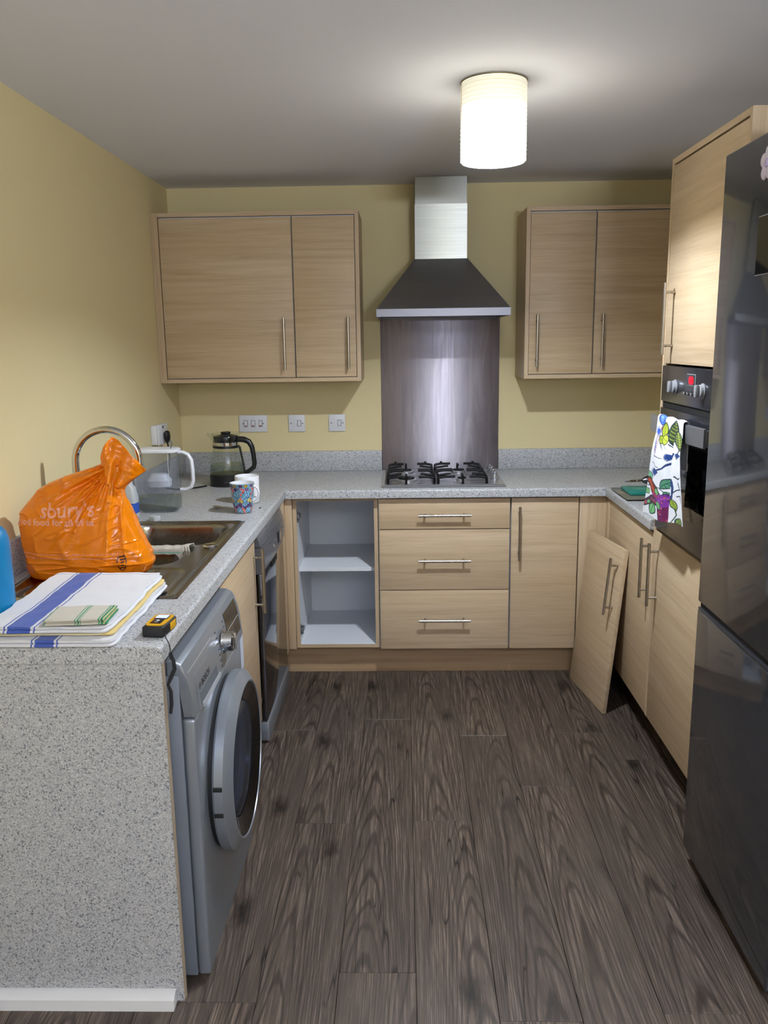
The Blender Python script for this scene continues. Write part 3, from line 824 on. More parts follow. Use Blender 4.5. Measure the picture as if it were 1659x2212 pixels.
MB().lathe((0, DY, DZ), [(.150, .684), (.14, .668), (.12, .664), (0, .6635)], 48, 'x').build('door_bowl', plain('drum_grey', '#b4bac6', .2, .6), dr)
for z in (DZ - .035, DZ + .035):   # notches either side of the grip on the near rim
    dz = z - DZ; y = DY - math.sqrt(.2395 ** 2 - dz * dz)
    MB().box(.676, .699, y - .0012, y + .004, z - .006, z + .006, bev=.001).build('grip_notch', DARKGAP, dr)
MB().box(.6602, .663, -1.99, -1.94, .10, .17, bev=.001).build('filter_cover', SILVER_D, wm)
for y in (WY0 + .05, WY1 - .05):
    for x in (.12, .6): MB().lathe((x, y, 0), [(0, 0), (.02, 0), (.02, .006), (.008, .008), (.008, .0138), (0, .0138)], 16).build('foot', WHITE_P, wm)

# ------------------------------------------------------------------ dishwasher
dw = thing('dishwasher', 'dark steel dishwasher with curved control panel beside the corner post', 'dishwasher', (.32, -.955, 0))
D0, D1 = -1.252, -.655
box('cabinet', plain('dishwasher_side', '#4a4b4f', .5, .3), dw, .05, .575, D0 + .004, D1 - .004, .02, .858)
def bow(y): return .010 * (1 - ((y - (D0 + D1) / 2) / ((D1 - D0) / 2)) ** 2)
def dwpanel(prof, name, mat, n=16):
    m = MB(); rings = []
    for k in range(n + 1):
        y = D0 + (D1 - D0) * k / n; rings.append([m.bm.verts.new((x + (bow(y) if x > .58 else 0), y, z)) for x, z in prof])
    q = len(prof)
    for a, b in zip(rings, rings[1:]):
        for k in range(q): m.bm.faces.new((a[k], a[(k + 1) % q], b[(k + 1) % q], b[k]))
    m.bm.faces.new(rings[0]); m.bm.faces.new(list(reversed(rings[-1])))
    return m.build(name, mat, dw, angle=30)
DWS = steel('dishwasher_panel_steel', 1, ('#807f84', '#8c8c91'), (.26, .36), metal=.6)
dwpanel([(.5755, .806), (.5755, .860), (.583, .8595), (.594, .848), (.603, .825), (.608, .806)], 'top_panel', DWS)
cp = dwpanel([(.5755, .700), (.5755, .8035), (.6085, .8035), (.613, .78), (.6145, .75), (.612, .72), (.604, .700)], 'control_panel', DWS)
for k, (y, z, r) in enumerate(((-1.02, .757, .011), (-.985, .775, .006), (-.97, .728, .006), (-.78, .770, .006), (-.745, .775, .006), (-.78, .735, .006), (-.815, .775, .006))):
    MB().lathe((.6140 + bow(y), y, z), [(0, 0), (r, 0), (r, .002), (r * .7, .004), (0, .004)], 18, 'x').build('button', CHROME, cp)
box('screen', BLACK_GLASS, cp, .6235, .6255, -.925, -.835, .742, .79, bev=.0006)
m = MB(); m.box(.5755, .606, D0 + .002, D1 - .002, .098, .698, bev=.002); m.build('door', DARKSTEEL, dw)
box('grip_recess', DARKGAP, dw, .6062, .6125, -1.02, -.89, .668, .6975, bev=.003)
box('kickboard', SILVER, dw, .56, .611, D0 + .002, D1 - .002, .0125, .092, bev=.003)
for y in (D0 + .05, D1 - .05):
    for x in (.1, .585): MB().lathe((x, y, 0), [(0, 0), (.018, 0), (.018, .012), (0, .012)], 14).build('foot', BLACK_M, dw)

# ------------------------------------------------------------------ oven
ov = thing('built_in_oven', 'built-in dark steel oven with red clock in the tall cabinet', 'oven', (2.35, -1.63, .888))
OY0, OY1, OX = -1.944, -1.3155, 2.069
OVS = plain('oven_dark_steel', '#4b4c53', .2, .75)
box('body', BLACK_M, ov, OX + .021, 2.62, OY0 + .012, OY1 - .012, .892, 1.470)
pnl = box('control_panel', OVS, ov, OX, OX + .02, OY0, OY1, 1.348, 1.4705, bev=.002)
dvr = box('door', OVS, ov, OX, OX + .02, OY0, OY1, .8905, 1.325, bev=.002)
box('door_glass', BLACK_GLASS, dvr, OX - .002, OX - .0004, OY0 + .012, OY1 - .012, .985, 1.225, bev=.0008)
box('vent_gap', DARKGAP, ov, OX + .006, OX + .0205, OY0 + .006, OY1 - .006, 1.3255, 1.3475)
KN = plain('oven_knob_grey', '#a3a5ab', .35, .4)
for y in (-1.470, -1.735):
    k = MB().lathe((OX - .0005, y, 1.404), [(0, 0), (.024, 0), (.024, -.003), (.0215, -.004), (.0195, -.012), (.016, -.014), (0, -.014)], 32, 'x').build('knob', KN, pnl)
    box('grip', KN, k, OX - .027, OX - .0148, y - .009, y + .009, 1.404 - .019, 1.404 + .019, bev=.004)
bz = box('clock', plain('clock_frame', '#b9bbc0', .3, .7), pnl, OX - .003, OX - .0003, -1.668, -1.585, 1.414, 1.452, bev=.001)
box('screen', BLACK_GLASS, bz, OX - .0036, OX - .0031, -1.665, -1.588, 1.4165, 1.4495)
text('digits', '00', .030, (OX - .0042, -1.612, 1.4215), (0, -1, 0), (0, 0, 1), RED_LED, bz, bold=.0022, extrude=.0003, width=.04)
for y in (-1.585, -1.617, -1.650):
    MB().lathe((OX - .0003, y, 1.390), [(0, 0), (.006, 0), (.006, -.008), (.004, -.010), (0, -.010)], 16, 'x').build('button', CHROME, pnl)
box('brand_plate', BLACK_M, pnl, OX - .0008, OX - .0003, -1.672, -1.645, 1.458, 1.464)
# flat bowed handle
def hpt(y): return OX - .046 - .010 * (1 - ((y + 1.63) / .28) ** 2)
m = MB(); rings = []
for k in range(25):
    y = -1.365 - k * (.53 / 24); x = hpt(y); rings.append([m.bm.verts.new(p) for p in ((x, y, 1.248), (x + .007, y, 1.246), (x + .007, y, 1.305), (x, y, 1.303))])
for a, b in zip(rings, rings[1:]):
    for k in range(4): m.bm.faces.new((a[k], a[(k + 1) % 4], b[(k + 1) % 4], b[k]))
m.bm.faces.new(rings[0]); m.bm.faces.new(list(reversed(rings[-1])))
for y in (-1.372, -1.888): m.box(hpt(y) + .0075, OX - .0005, y - .006, y + .006, 1.250, 1.300, bev=.002)
m.build('handle', plain('oven_handle', '#8f9096', .3, .7), dvr)

# ------------------------------------------------------------------ fridge freezer
fr = thing('fridge_freezer', 'tall glossy graphite fridge freezer at the right edge', 'fridge', (2.33, -2.3, 0))
FX, FY0, FY1 = 1.9965, -2.601, -2.001
box('cabinet', plain('fridge_side', '#33343a', .4, .2), fr, FX + .066, 2.665, FY0 + .002, FY1 - .002, .03, 2.02, bev=.004)
m = MB(); m.box(FX, FX + .06, FY0, FY1, .822, 2.027, bev=.006, seg=3); ud = m.build('fridge_door', FRIDGE, fr)
m = MB(); m.box(FX, FX + .06, FY0, FY1, .045, .800, bev=.006, seg=3); m.build('freezer_door', FRIDGE, fr)
box('door_edge_trim', plain('trim_grey', '#5a5d66', .3, .7), fr, FX + .001, FX + .06, FY0 + .004, FY1 - .004, .8008, .806)
box('grip_gap', DARKGAP, fr, FX + .008, FX + .0655, FY0 + .004, FY1 - .004, .8064, .8216)
box('door_gasket', DARKGAP, fr, FX + .0604, FX + .0656, FY0 + .006, FY1 - .006, .05, .799)
box('door_gasket', DARKGAP, fr, FX + .0604, FX + .0656, FY0 + .006, FY1 - .006, .823, 2.019)
cs = box('control_screen', plain('silver_bezel', '#b5b6ba', .25, .8), ud, FX - .0022, FX - .0003, -2.385, -2.246, 1.706, 1.842, bev=.001)
box('screen', BLACK_GLASS, cs, FX - .003, FX - .0023, -2.382, -2.249, 1.709, 1.839)
box('plinth', BLACK_M, fr, FX + .03, 2.65, FY0 + .01, FY1 - .01, .006, .0295)
for y in (FY0 + .05, FY1 - .05):
    for x in (FX + .06, 2.6): MB().lathe((x, y, 0), [(0, 0), (.018, 0), (.018, .0055), (0, .0055)], 14).build('foot', BLACK_M, fr)
mg = thing('fridge_magnet', 'pale lilac flower shaped magnet on the fridge door', 'magnet', (FX - .001, -2.276, 1.955))
m = MB()
for k in range(5):
    a = k * 2 * PI / 5 + .4; m.lathe((FX - .0008, -2.276 + .024 * math.cos(a), 1.955 + .024 * math.sin(a)), [(0, -.004), (.014, -.0035), (.017, -.001), (.017, 0), (0, 0)], 18, 'x')
m.build('petals', plain('lilac_plastic', '#cfc3dc', .5), mg)
MB().lathe((FX - .0049, -2.276, 1.955), [(0, -.004), (.008, -.003), (.010, 0), (0, 0)], 16, 'x').build('centre', plain('lilac_dark', '#b7a6cc', .5), mg)

# ------------------------------------------------------------------ ceiling lamp
LX, LY, LR, LZ0 = 1.432, -1.640, .0975, 2.092
lamp = thing('ceiling_lamp', 'cream ribbed drum lampshade glowing on the ceiling', 'lamp', (LX, LY, H))
N = 18; prof = []
for k in range(N):
    z = LZ0 + (H - .006 - LZ0) * k / N; dz = (H - .006 - LZ0) / N
    prof += [(LR - .0014, z), (LR, z + dz * .15), (LR + .0006, z + dz * .5), (LR, z + dz * .85)]
prof.append((LR - .001, H - .006))
m = MB(); m.lathe((LX, LY, 0), prof, 64); m.build('lamp_shade', SHADEM, lamp, solid=-.001, angle=80)
m = MB(); m.lathe((LX, LY, 0), [(LR - .004, H - .0055), (LR + .001, H - .0055), (LR + .001, H - .0006), (LR - .004, H - .0006)], 64, closed=True)
m.build('top_ring', plain('brass_ring', '#8f8468', .4, .6), lamp)
m = MB(); m.lathe((LX, LY, 0), [(LR - .0034, LZ0 - .001), (LR - .0018, LZ0 - .001), (LR - .0018, LZ0 + .003), (LR - .0034, LZ0 + .003)], 64, closed=True)
m.build('bottom_ring', WHITE_P, lamp)
box('shade_seam', plain('seam_tan', '#b08a5c', .6), lamp, LX - .0985, LX - .0973, LY - .024, LY - .022, LZ0 + .002, H - .008)
MB().cyl((LX, LY, 2.175), (LX, LY, H - .002), .014).build('lamp_holder', WHITE_P, lamp)
m = MB(); bmesh.ops.create_uvsphere(m.bm, u_segments=24, v_segments=16, radius=.036); m.xf(Matrix.Translation((LX, LY, 2.132)) @ Matrix.Diagonal((1, 1, .3, 1)))
m.build('bulb', BULBM, lamp)

# ------------------------------------------------------------------ switches and socket
def plate(lbl, x0, x1, z0, z1, rockers, cat='switch', grp='switch plates on the back wall'):
    t = thing('light_switch' if cat == 'switch' else 'socket', lbl, cat, ((x0 + x1) / 2, -.005, z0), grp)
    pb = MB().box(x0, x1, -.0095, -.0008, z0, z1, bev=.0025).build('plate', WHITE_P, t)
    zc = (z0 + z1) / 2
    for (xc, w, h, red) in rockers:
        b = MB().box(xc - w / 2 - .002, xc + w / 2 + .002, -.0105, -.0097, zc - h / 2 - .002, zc + h / 2 + .002).build('rocker_frame', GREY_P, t)
        MB().box(xc - w / 2, xc + w / 2, -.0135, -.0107, zc - h / 2, zc + h / 2, bev=.001).build('rocker', WHITE_P, b)
        if red: box('neon', plain('neon_red', '#9a4b46', .4) if 'neon_red' not in MATS else MATS['neon_red'], b, xc - w / 2 + .002, xc + w / 2 - .002, -.0141, -.0137, zc - h / 2 + .001, zc - h / 2 + .006)
    for x in (x0 + .013, x1 - .013) if len(rockers) == 1 else (x0 + .021, x1 - .021):
        MB().lathe((x, -.0097, zc), [(0, -.0012), (.003, -.001), (.0034, 0), (0, 0)], 12, 'y').build('screw', plain('screw_grey', '#77767a', .35, .8) if 'screw_grey' not in MATS else MATS['screw_grey'], t)
    return t
plate('white wall plate with three rocker switches behind the kettle', .305, .450, 1.116, 1.203, [(.339, .016, .030, 1), (.3775, .016, .030, 1), (.416, .016, .030, 1)])
for x0, lb in ((.561, 'white single switched spur plate, middle of the three wall plates'), (.769, 'white single switched spur plate nearest the steel splashback')):
    t = plate(lb, x0, x0 + .085, 1.115, 1.202, [(x0 + .055, .016, .028, 0)])
    box('fuse_carrier', WHITE_P, t, x0 + .029, x0 + .043, -.0112, -.0097, 1.143, 1.174, bev=.0008)
so = thing('wall_socket', 'white surface socket on the left wall above the water filter jug', 'socket', (.015, -.46, 1.115))
MB().box(.0008, .030, -.535, -.389, 1.115, 1.203, bev=.003).build('box', WHITE_P, so)
MB().box(.0305, .038, -.537, -.387, 1.113, 1.205, bev=.003).build('plate', WHITE_P, so)
box('rocker', GREY_P, so, .0383, .041, -.475, -.458, 1.186, 1.198, bev=.001)
pg = thing('power_plug', 'black three pin plug in the white wall socket', 'plug', (.06, -.45, 1.15))
MB().tube([(.053, -.455, 1.173), (.0535, -.455, 1.166), (.054, -.455, 1.150), (.054, -.455, 1.132), (.054, -.455, 1.120), (.054, -.455, 1.112)], [(.006, .012), (.0125, .021), (.014, .023), (.013, .020), (.008, .010), (.005, .006)], 20, flat=(1, 0, 0)).build('body', BLACK, pg)
MB().tube([(.054, -.455, 1.1118), (.056, -.455, 1.09), (.060, -.458, 1.05), (.05, -.47, .97), (.045, -.50, .925), (.06, -.53, .9145), (.12, -.56, .914), (.19, -.52, .914), (.228, -.47, .914)], .0038, 10).build('cord', BLACK, pg)

# ------------------------------------------------------------------ kettle
KX, KY = .320, -.420
kt = thing('electric_kettle', 'glass electric kettle with black base and handle', 'kettle', (KX, KY, ZT))
z0 = ZT + .0012
MB().lathe((KX, KY, z0), [(0, 0), (.080, 0), (.084, .004), (.084, .012), (.082, .014), (.083, .050), (.080, .054), (0, .054)], 48).build('base', BLACK, kt)
gp = [(.0795, .0545), (.0825, .060), (.082, .075), (.077, .11), (.069, .145), (.062, .170), (.0595, .180), (.0595, .205), (.063, .226), (.067, .246)]
inner = [(r - .0022, h + (.002 if i == 0 else 0)) for i, (r, h) in enumerate(gp)]
MB().lathe((KX, KY, z0), gp + list(reversed(inner)), 48, closed=True).build('jug', GLASS, kt, angle=60)
MB().lathe((KX, KY, z0), [(0, .0565), (.0785, .0575), (.0792, .062), (.0788, .075), (.0752, .098), (0, .098)], 40).build('water', WATER, kt)
MB().lathe((KX, KY, z0), [(.0605, .176), (.0635, .178), (.0630, .187), (.0605, .188)], 48, closed=True).build('collar', BLACK, kt)
MB().lathe((KX, KY, z0), [(.0605, .189), (.0628, .1895), (.0628, .204), (.0605, .205)], 48, closed=True).build('band', CHROME, kt)
MB().lathe((KX, KY, z0), [(0, .206), (.056, .206), (.0565, .209), (.0585, .226), (.056, .231), (.03, .238), (0, .239)], 40).build('lid', plain('kettle_lid', '#1a1b20', .15), kt)
MB().lathe((KX, KY, z0), [(0, .2395), (.020, .2395), (.024, .246), (.022, .250), (0, .251)], 28).build('lid_knob', BLACK, kt)
sp_ = MB()
sp_.grid(lambda u, w: Vector((KX - .060 - .028 * w, KY + (u - .5) * (.07 * (1 - w) + .02), z0 + .222 + .024 * w - .018 * (1 - (2 * u - 1) ** 2) * (1 - .35 * w))), 14, 8)
sp_.build('spout', GLASS, kt, solid=.002)
MB().tube([(KX + .060, KY, z0 + .215), (KX + .085, KY, z0 + .213), (KX + .108, KY, z0 + .202), (KX + .121, KY, z0 + .178), (KX + .127, KY, z0 + .14), (KX + .130, KY, z0 + .10), (KX + .126, KY, z0 + .082), (KX + .105, KY, z0 + .066), (KX + .083, KY, z0 + .053)],
          [(.014, .013), (.014, .013), (.0135, .013), (.012, .012), (.011, .012), (.011, .012), (.011, .012), (.0105, .012), (.010, .012)], 16, flat=(0, 0, 1)).build('handle', BLACK, kt)
MB().tube([(KX + .0635, KY, z0 + .18), (KX + .083, KY, z0 + .06)], .005, 8).build('handle_spine', BLACK, kt)
tx = text('brand_logo', 'Russell', .017, (0, 0, 0), (1, 0, 0), (0, 0, 1), WHITE_INK, kt, bold=.0004, local=True)
for v in tx.data.vertices:     # wrap round the base
    a = -.05 + (v.co.x / .0835); v.co = Vector((.0837 * math.sin(a + .0), -.0837 * math.cos(a), .0225 + v.co.y))
box('level_mark', INK, kt, KX - .066, KX - .045, KY - .062, KY - .0615, z0 + .078, z0 + .081)

# ------------------------------------------------------------------ mugs, spoon
def colour(o, fn):
    me = o.data; at = me.color_attributes.new('print', 'FLOAT_COLOR', 'POINT')
    co = np.empty(len(me.vertices) * 3); me.vertices.foreach_get('co', co); co = co.reshape(-1, 3)
    c = fn(co); c = np.concatenate([c, np.ones((len(c), 1))], 1); at.data.foreach_set('color', c.ravel().astype(np.float32))
def L3(h): return np.array(lin(h)[:3])
class Painter:
    def __init__(s, X, Y, bg): s.X, s.Y = X, Y; s.c = np.tile(L3(bg), (len(X), 1))
    def put(s, mask, c): s.c[mask] = L3(c)
    def ell(s, x, y, rx, ry, ang, c, edge=None, ew=1.25, veins=None):
        a = math.radians(ang); dx, dy = s.X - x, s.Y - y
        u = (dx * math.cos(a) + dy * math.sin(a)) / rx; w = (-dx * math.sin(a) + dy * math.cos(a)) / ry
        d = np.sqrt(u * u + w * w)
        if edge: s.put(d < ew, edge)
        s.put(d < 1, c)
        if veins:
            s.put((d < .9) & (np.abs(w) < .10), veins)
            s.put((d < .85) & (np.abs(((u * 4 + np.abs(w) * 1.2) % 1) - .5) < .09), veins)
    def leaf(s, x, y, rx, ry, ang, c, edge=None, ew=.3, veins=None):
        a = math.radians(ang); dx, dy = s.X - x, s.Y - y
        u = (dx * math.cos(a) + dy * math.sin(a)) / rx; w = (-dx * math.sin(a) + dy * math.cos(a)) / ry
        d = np.abs(w) - (1 - u * u)
        if edge: s.put((d < ew) & (np.abs(u) < 1.12), edge)
        s.put((d < 0) & (np.abs(u) < 1), c)
        if veins:
            s.put((d < -.05) & (np.abs(w) < .09), veins)
            s.put((d < -.05) & (np.abs(((u * 3.5 + np.abs(w)) % 1) - .5) < .10), veins)
    def line(s, pts, r0, c, r1=None):
        r1 = r1 if r1 is not None else r0; n = len(pts) - 1
        for i, ((xa, ya), (xb, yb)) in enumerate(zip(pts, pts[1:])):
            dx, dy = xb - xa, yb - ya; t = np.clip(((s.X - xa) * dx + (s.Y - ya) * dy) / (dx * dx + dy * dy + 1e-9), 0, 1)
            d = np.hypot(s.X - xa - t * dx, s.Y - ya - t * dy); r = r0 + (r1 - r0) * (i + t) / n
            s.put(d < r, c)

MX, MY = .517, -1.090
mg1 = thing('mug', 'tall mug printed with blue leaves and red berries', 'mug', (MX, MY, ZT), 'mugs on the left worktop')
outer = [(0, .0012), (.032, .0012), (.0345, .004)] + [(.0345 + .0135 * (k / 60) ** .9, .004 + .116 * k / 60) for k in range(1, 61)]
inr = [(r - .0035, h) for r, h in [(.0480, .1195), (.045, .09), (.040, .05), (.036, .012)]] + [(0, .009)]
m = MB(); m.lathe((MX, MY, ZT + .0008), outer + inr, 160)
mo = m.build('cup', PRINT_MUG, mg1, angle=60)
def mugpaint(co):
    th = np.degrees(np.arctan2(co[:, 0], -co[:, 1])); Xp = th * .8; Yp = co[:, 2] * 1000
    r = np.hypot(co[:, 0], co[:, 1]); lim = .0335 + .0135 * (np.clip(co[:, 2] - .0048, 0, 1) / .116) ** .9
    p = Painter(Xp, Yp, '#6e96ad'); rr = random.Random(3)
    for k in range(90):
        p.ell(rr.uniform(-145, 145), rr.uniform(0, 122), 5, 4, rr.uniform(0, 180), rr.choice(['#5f8fa8', '#9cb7c4', '#d8d6cc', '#4f6f86', '#7d5a78', '#b7a05a']))
    for k in range(-3, 4):
        o = k * 46
        for (x, y, a) in ((-18 + o, 82, 40), (16 + o, 60, -50), (22 + o, 34, 50), (-10 + o, 20, -30)):
            p.leaf(x, y, 21, 12, a, '#8fc0da', '#39536a', .22, '#2d4458'); p.leaf(x, y, 19, 10, a + 70, '#86b9d6', '#39536a', .2, '#2d4458')
        for (x, y) in ((-8, 35), (-2, 40), (-14, 32), (-20, 98), (2, 112), (6, 28), (-26, 26)):
            p.ell(x + o, y, 6, 5, 0, rr.choice(['#6d4a78', '#845a90', '#594066']), '#3a2b48', 1.3)
        for (x, y) in ((-2, 58), (4, 50), (-10, 54), (-24, 112), (12, 18)):
            p.ell(x + o, y, 6, 5, 20, rr.choice(['#c4a24a', '#b98c2e', '#d3bd6b']), '#6d5a2c', 1.25)
        for (x, y) in ((6, 100), (14, 96), (22, 88), (10, 88), (18, 82), (26, 84), (2, 78), (0, 62), (8, 20), (16, 15), (14, 8), (28, 98)):
            p.ell(x + o, y, 3.6, 4.2, 0, '#c1352c', '#e3b7ab', 1.25)
    p.put((r < lim) | (co[:, 2] > .1196), '#e4e5ea')
    return p.c
colour(mo, mugpaint)
def mug_handle(p, x, y, z, top, bot, out, ang, r=.0055):
    ca, sa = math.cos(ang), math.sin(ang)
    pts = []
    for a in np.linspace(-PI / 2, PI / 2, 14):
        rr0 = top[0] if a > 0 else bot[0]
        d = (top[0] * (.5 + .5 * math.sin(a)) + bot[0] * (.5 - .5 * math.sin(a))) - .002 + out * math.cos(a)
        zz = (top[1] + bot[1]) / 2 + (top[1] - bot[1]) / 2 * math.sin(a)
        pts.append((x + d * ca, y + d * sa, z + zz))
    return MB().tube(pts, (r * .75, r), 12, flat=(0, 0, 1)).build('handle', CERAMIC, p)
mug_handle(mg1, MX, MY, ZT, (.0462, .106), (.040, .048), .024, -.05)
M2X, M2Y = .497, -.880
mg2 = thing('mug', 'plain white mug behind the leaf printed mug', 'mug', (M2X, M2Y, ZT), 'mugs on the left worktop')
MB().lathe((M2X, M2Y, ZT + .0008), [(0, .0012), (.045, .0012), (.049, .005), (.050, .03), (.0505, .113), (.049, .1145), (.0475, .113), (.047, .02), (.04, .008), (0, .007)], 56).build('cup', CERAMIC, mg2, angle=50)
mug_handle(mg2, M2X, M2Y, ZT, (.0505, .095), (.0495, .03), .026, -1.0)
box('print_mark', INK, mg2, M2X + .028, M2X + .042, M2Y - .0375, M2Y - .036, ZT + .03, ZT + .033)
spn = thing('teaspoon', 'steel teaspoon lying behind the leaf printed mug', 'spoon', (.43, -1.03, ZT))
P0, P1 = Vector((.395, -1.005, ZT + .006)), Vector((.462, -1.035, ZT + .0035))
m = MB()
dirv = (P1 - P0).normalized(); sd = Vector((-dirv.y, dirv.x, 0))
def bowl(u, w):
    a = u * 2 * PI; r = w
    p = P0 + dirv * (-.0) + dirv * (.022 * r * math.cos(a)) + sd * (.0145 * r * math.sin(a))
    return Vector((p.x, p.y, ZT + .0022 + .007 * r * r))
m.grid(bowl, 28, 8, wrap=True); m.build('bowl', CHROME, spn, solid=.001)
MB().tube([P0 + dirv * .021 + Vector((0, 0, .0035)), P0 + dirv * .05 + Vector((0, 0, .006)), P0 + dirv * .10 + Vector((0, 0, .003)), P0 + dirv * .13 + Vector((0, 0, -.001))], [(.0018, .003), (.0015, .0022), (.0015, .003), (.0015, .0042)], 10, flat=(0, 0, 1)).build('stem', CHROME, spn)
cr = tag(MB().box(.566, .574, -1.012, -1.004, ZT + .0005, ZT + .005, bev=.001).build('crumb', GREY_P), 'tiny grey scrap on the worktop right of the leaf mug', 'scrap')

# ------------------------------------------------------------------ water filter jug, milk, lid
JX, JY = .172, -1.035
jg = thing('water_filter_jug', 'clear plastic water filter jug with white lid and handle', 'jug', (JX, JY, ZT))
def rring(cx, cy, hx, hy, z, n=48, p=4.0):
    out = []
    for k in range(n):
        a = 2 * PI * k / n; c, s_ = math.cos(a), math.sin(a)
        out.append(Vector((cx + hx * math.copysign(abs(c) ** (2 / p), c), cy + hy * math.copysign(abs(s_) ** (2 / p), s_), z)))
    return out
def loft(m, rings, cap0=True, cap1=True):
    V = [[m.bm.verts.new(p) for p in r] for r in rings]; n = len(V[0])
    for a, b in zip(V, V[1:]):
        for k in range(n): m.bm.faces.new((a[k], a[(k + 1) % n], b[(k + 1) % n], b[k]))
    if cap0: m.bm.faces.new(list(reversed(V[0])))
    if cap1: m.bm.faces.new(V[-1])
    return m
zj = ZT + .001
loft(MB(), [rring(JX, JY, .068, .046, zj), rring(JX, JY, .082, .054, zj + .008), rring(JX, JY, .084, .056, zj + .03), rring(JX, JY, .084, .056, zj + .10), rring(JX, JY, .085, .057, zj + .23), rring(JX, JY, .087, .058, zj + .236)], True, False).build('body', PLASTIC_CLEAR, jg, angle=60)
loft(MB(), [rring(JX + .006, JY, .050, .034, zj + .066), rring(JX + .006, JY, .058, .040, zj + .074), rring(JX + .004, JY, .066, .046, zj + .092), rring(JX, JY, .072, .049, zj + .13), rring(JX, JY, .079, .051, zj + .234)], True, False).build('funnel', PLASTIC_TINT, jg, angle=60)
loft(MB(), [rring(JX + .004, JY - .004, .038, .024, zj + .094, p=3), rring(JX + .004, JY - .004, .046, .032, zj + .100, p=3), rring(JX + .004, JY - .004, .048, .034, zj + .124, p=3), rring(JX + .004, JY - .004, .040, .028, zj + .134, p=3), rring(JX + .004, JY - .004, .032, .022, zj + .15, p=3)]).build('filter_cartridge', WHITE_P, jg)
loft(MB(), [rring(JX, JY, .066, .045, zj + .004), rring(JX, JY, .079, .051, zj + .011), rring(JX, JY, .0812, .0532, zj + .03), rring(JX, JY, .0812, .0532, zj + .060)]).build('water', WATER, jg)
loft(MB(), [rring(JX, JY, .085, .056, zj + .2368), rring(JX, JY, .089, .060, zj + .239), rring(JX, JY, .089, .060, zj + .246), rring(JX, JY, .082, .054, zj + .251)]).build('lid', WHITE_P, jg)
MB().tube([(JX + .086, JY, zj + .234), (JX + .105, JY, zj + .234), (JX + .124, JY, zj + .225), (JX + .136, JY, zj + .203), (JX + .139, JY, zj + .16), (JX + .139, JY, zj + .12), (JX + .130, JY, zj + .095), (JX + .112, JY, zj + .085), (JX + .0865, JY, zj + .085)], [(.0075, .012)] * 9, 14, flat=(0, 0, 1)).build('handle', WHITE_P, jg)
box('level_strip', WHITE_P, jg, JX + .058, JX + .0595, JY - .0605, JY - .0595, zj + .10, zj + .235)
MB().tube([(JX + .062, JY - .02, zj + .2525)] + [(JX + .062 + .007 * math.sin(a), JY - .02, zj + .262 + .010 * (1 - math.cos(a))) for a in np.linspace(0, 2 * PI, 14)][1:-1], .0022, 8).build('pull_loop', GREY_P, jg)

ml = thing('milk_bottle', 'small plastic milk bottle with blue label behind the orange bag', 'bottle', (.105, -1.185, ZT))
bx, by, zb = .098, -1.185, ZT + .001
loft(MB(), [rring(bx, by, .026, .026, zb), rring(bx, by, .031, .031, zb + .004), rring(bx, by, .031, .031, zb + .018)]).build('foot', MILKP, ml)
loft(MB(), [rring(bx, by, .031, .031, zb + .0184), rring(bx, by, .031, .031, zb + .078), rring(bx, by, .030, .030, zb + .085), rring(bx, by, .024, .024, zb + .118), rring(bx, by, .017, .017, zb + .132, p=2.2), rring(bx, by, .0165, .0165, zb + .146, p=2)]).build('body', MILKP, ml, angle=50)
loft(MB(), [rring(bx, by, .0316, .0316, zb + .022), rring(bx, by, .0316, .0316, zb + .062)], False, False).build('label_band', MILKL, ml)
for k, s_ in enumerate(('the only carton', 'milk filtered', 'fresh milk')):
    text('label_text', s_, .008, (bx - .026, by - .0320, zb + .051 - k * .010), (1, 0, 0), (0, 0, 1), WHITE_INK, ml, width=.05)
cap = thing('bottle_cap', 'white translucent plastic cap lying by the sink edge', 'cap', (.207, -1.235, ZT))
MB().lathe((.207, -1.232, ZT + .0008), [(0, 0), (.019, 0), (.021, .002), (.021, .016), (.0195, .018), (0, .018)], 30).build('cap', MILKP, cap)

# ------------------------------------------------------------------ blue bottle at the left edge
bb = thing('drinks_bottle', 'bright blue drinks bottle at the left edge beside the towels', 'bottle', (.1445, -2.395, ZT))
MB().lathe((.1445, -2.395, ZT + .0008), [(0, 0), (.050, 0), (.054, .003), (.0552, .02), (.0558, .10), (.0560, .185), (.0545, .203), (.050, .218), (.042, .229), (.036, .234), (0, .235)], 56).build('body', BLUE, bb)
MB().lathe((.1445, -2.395, ZT + .2365), [(0, 0), (.030, 0), (.033, .003), (.033, .022), (.029, .027), (0, .028)], 32).build('cap', BLACK, bb)

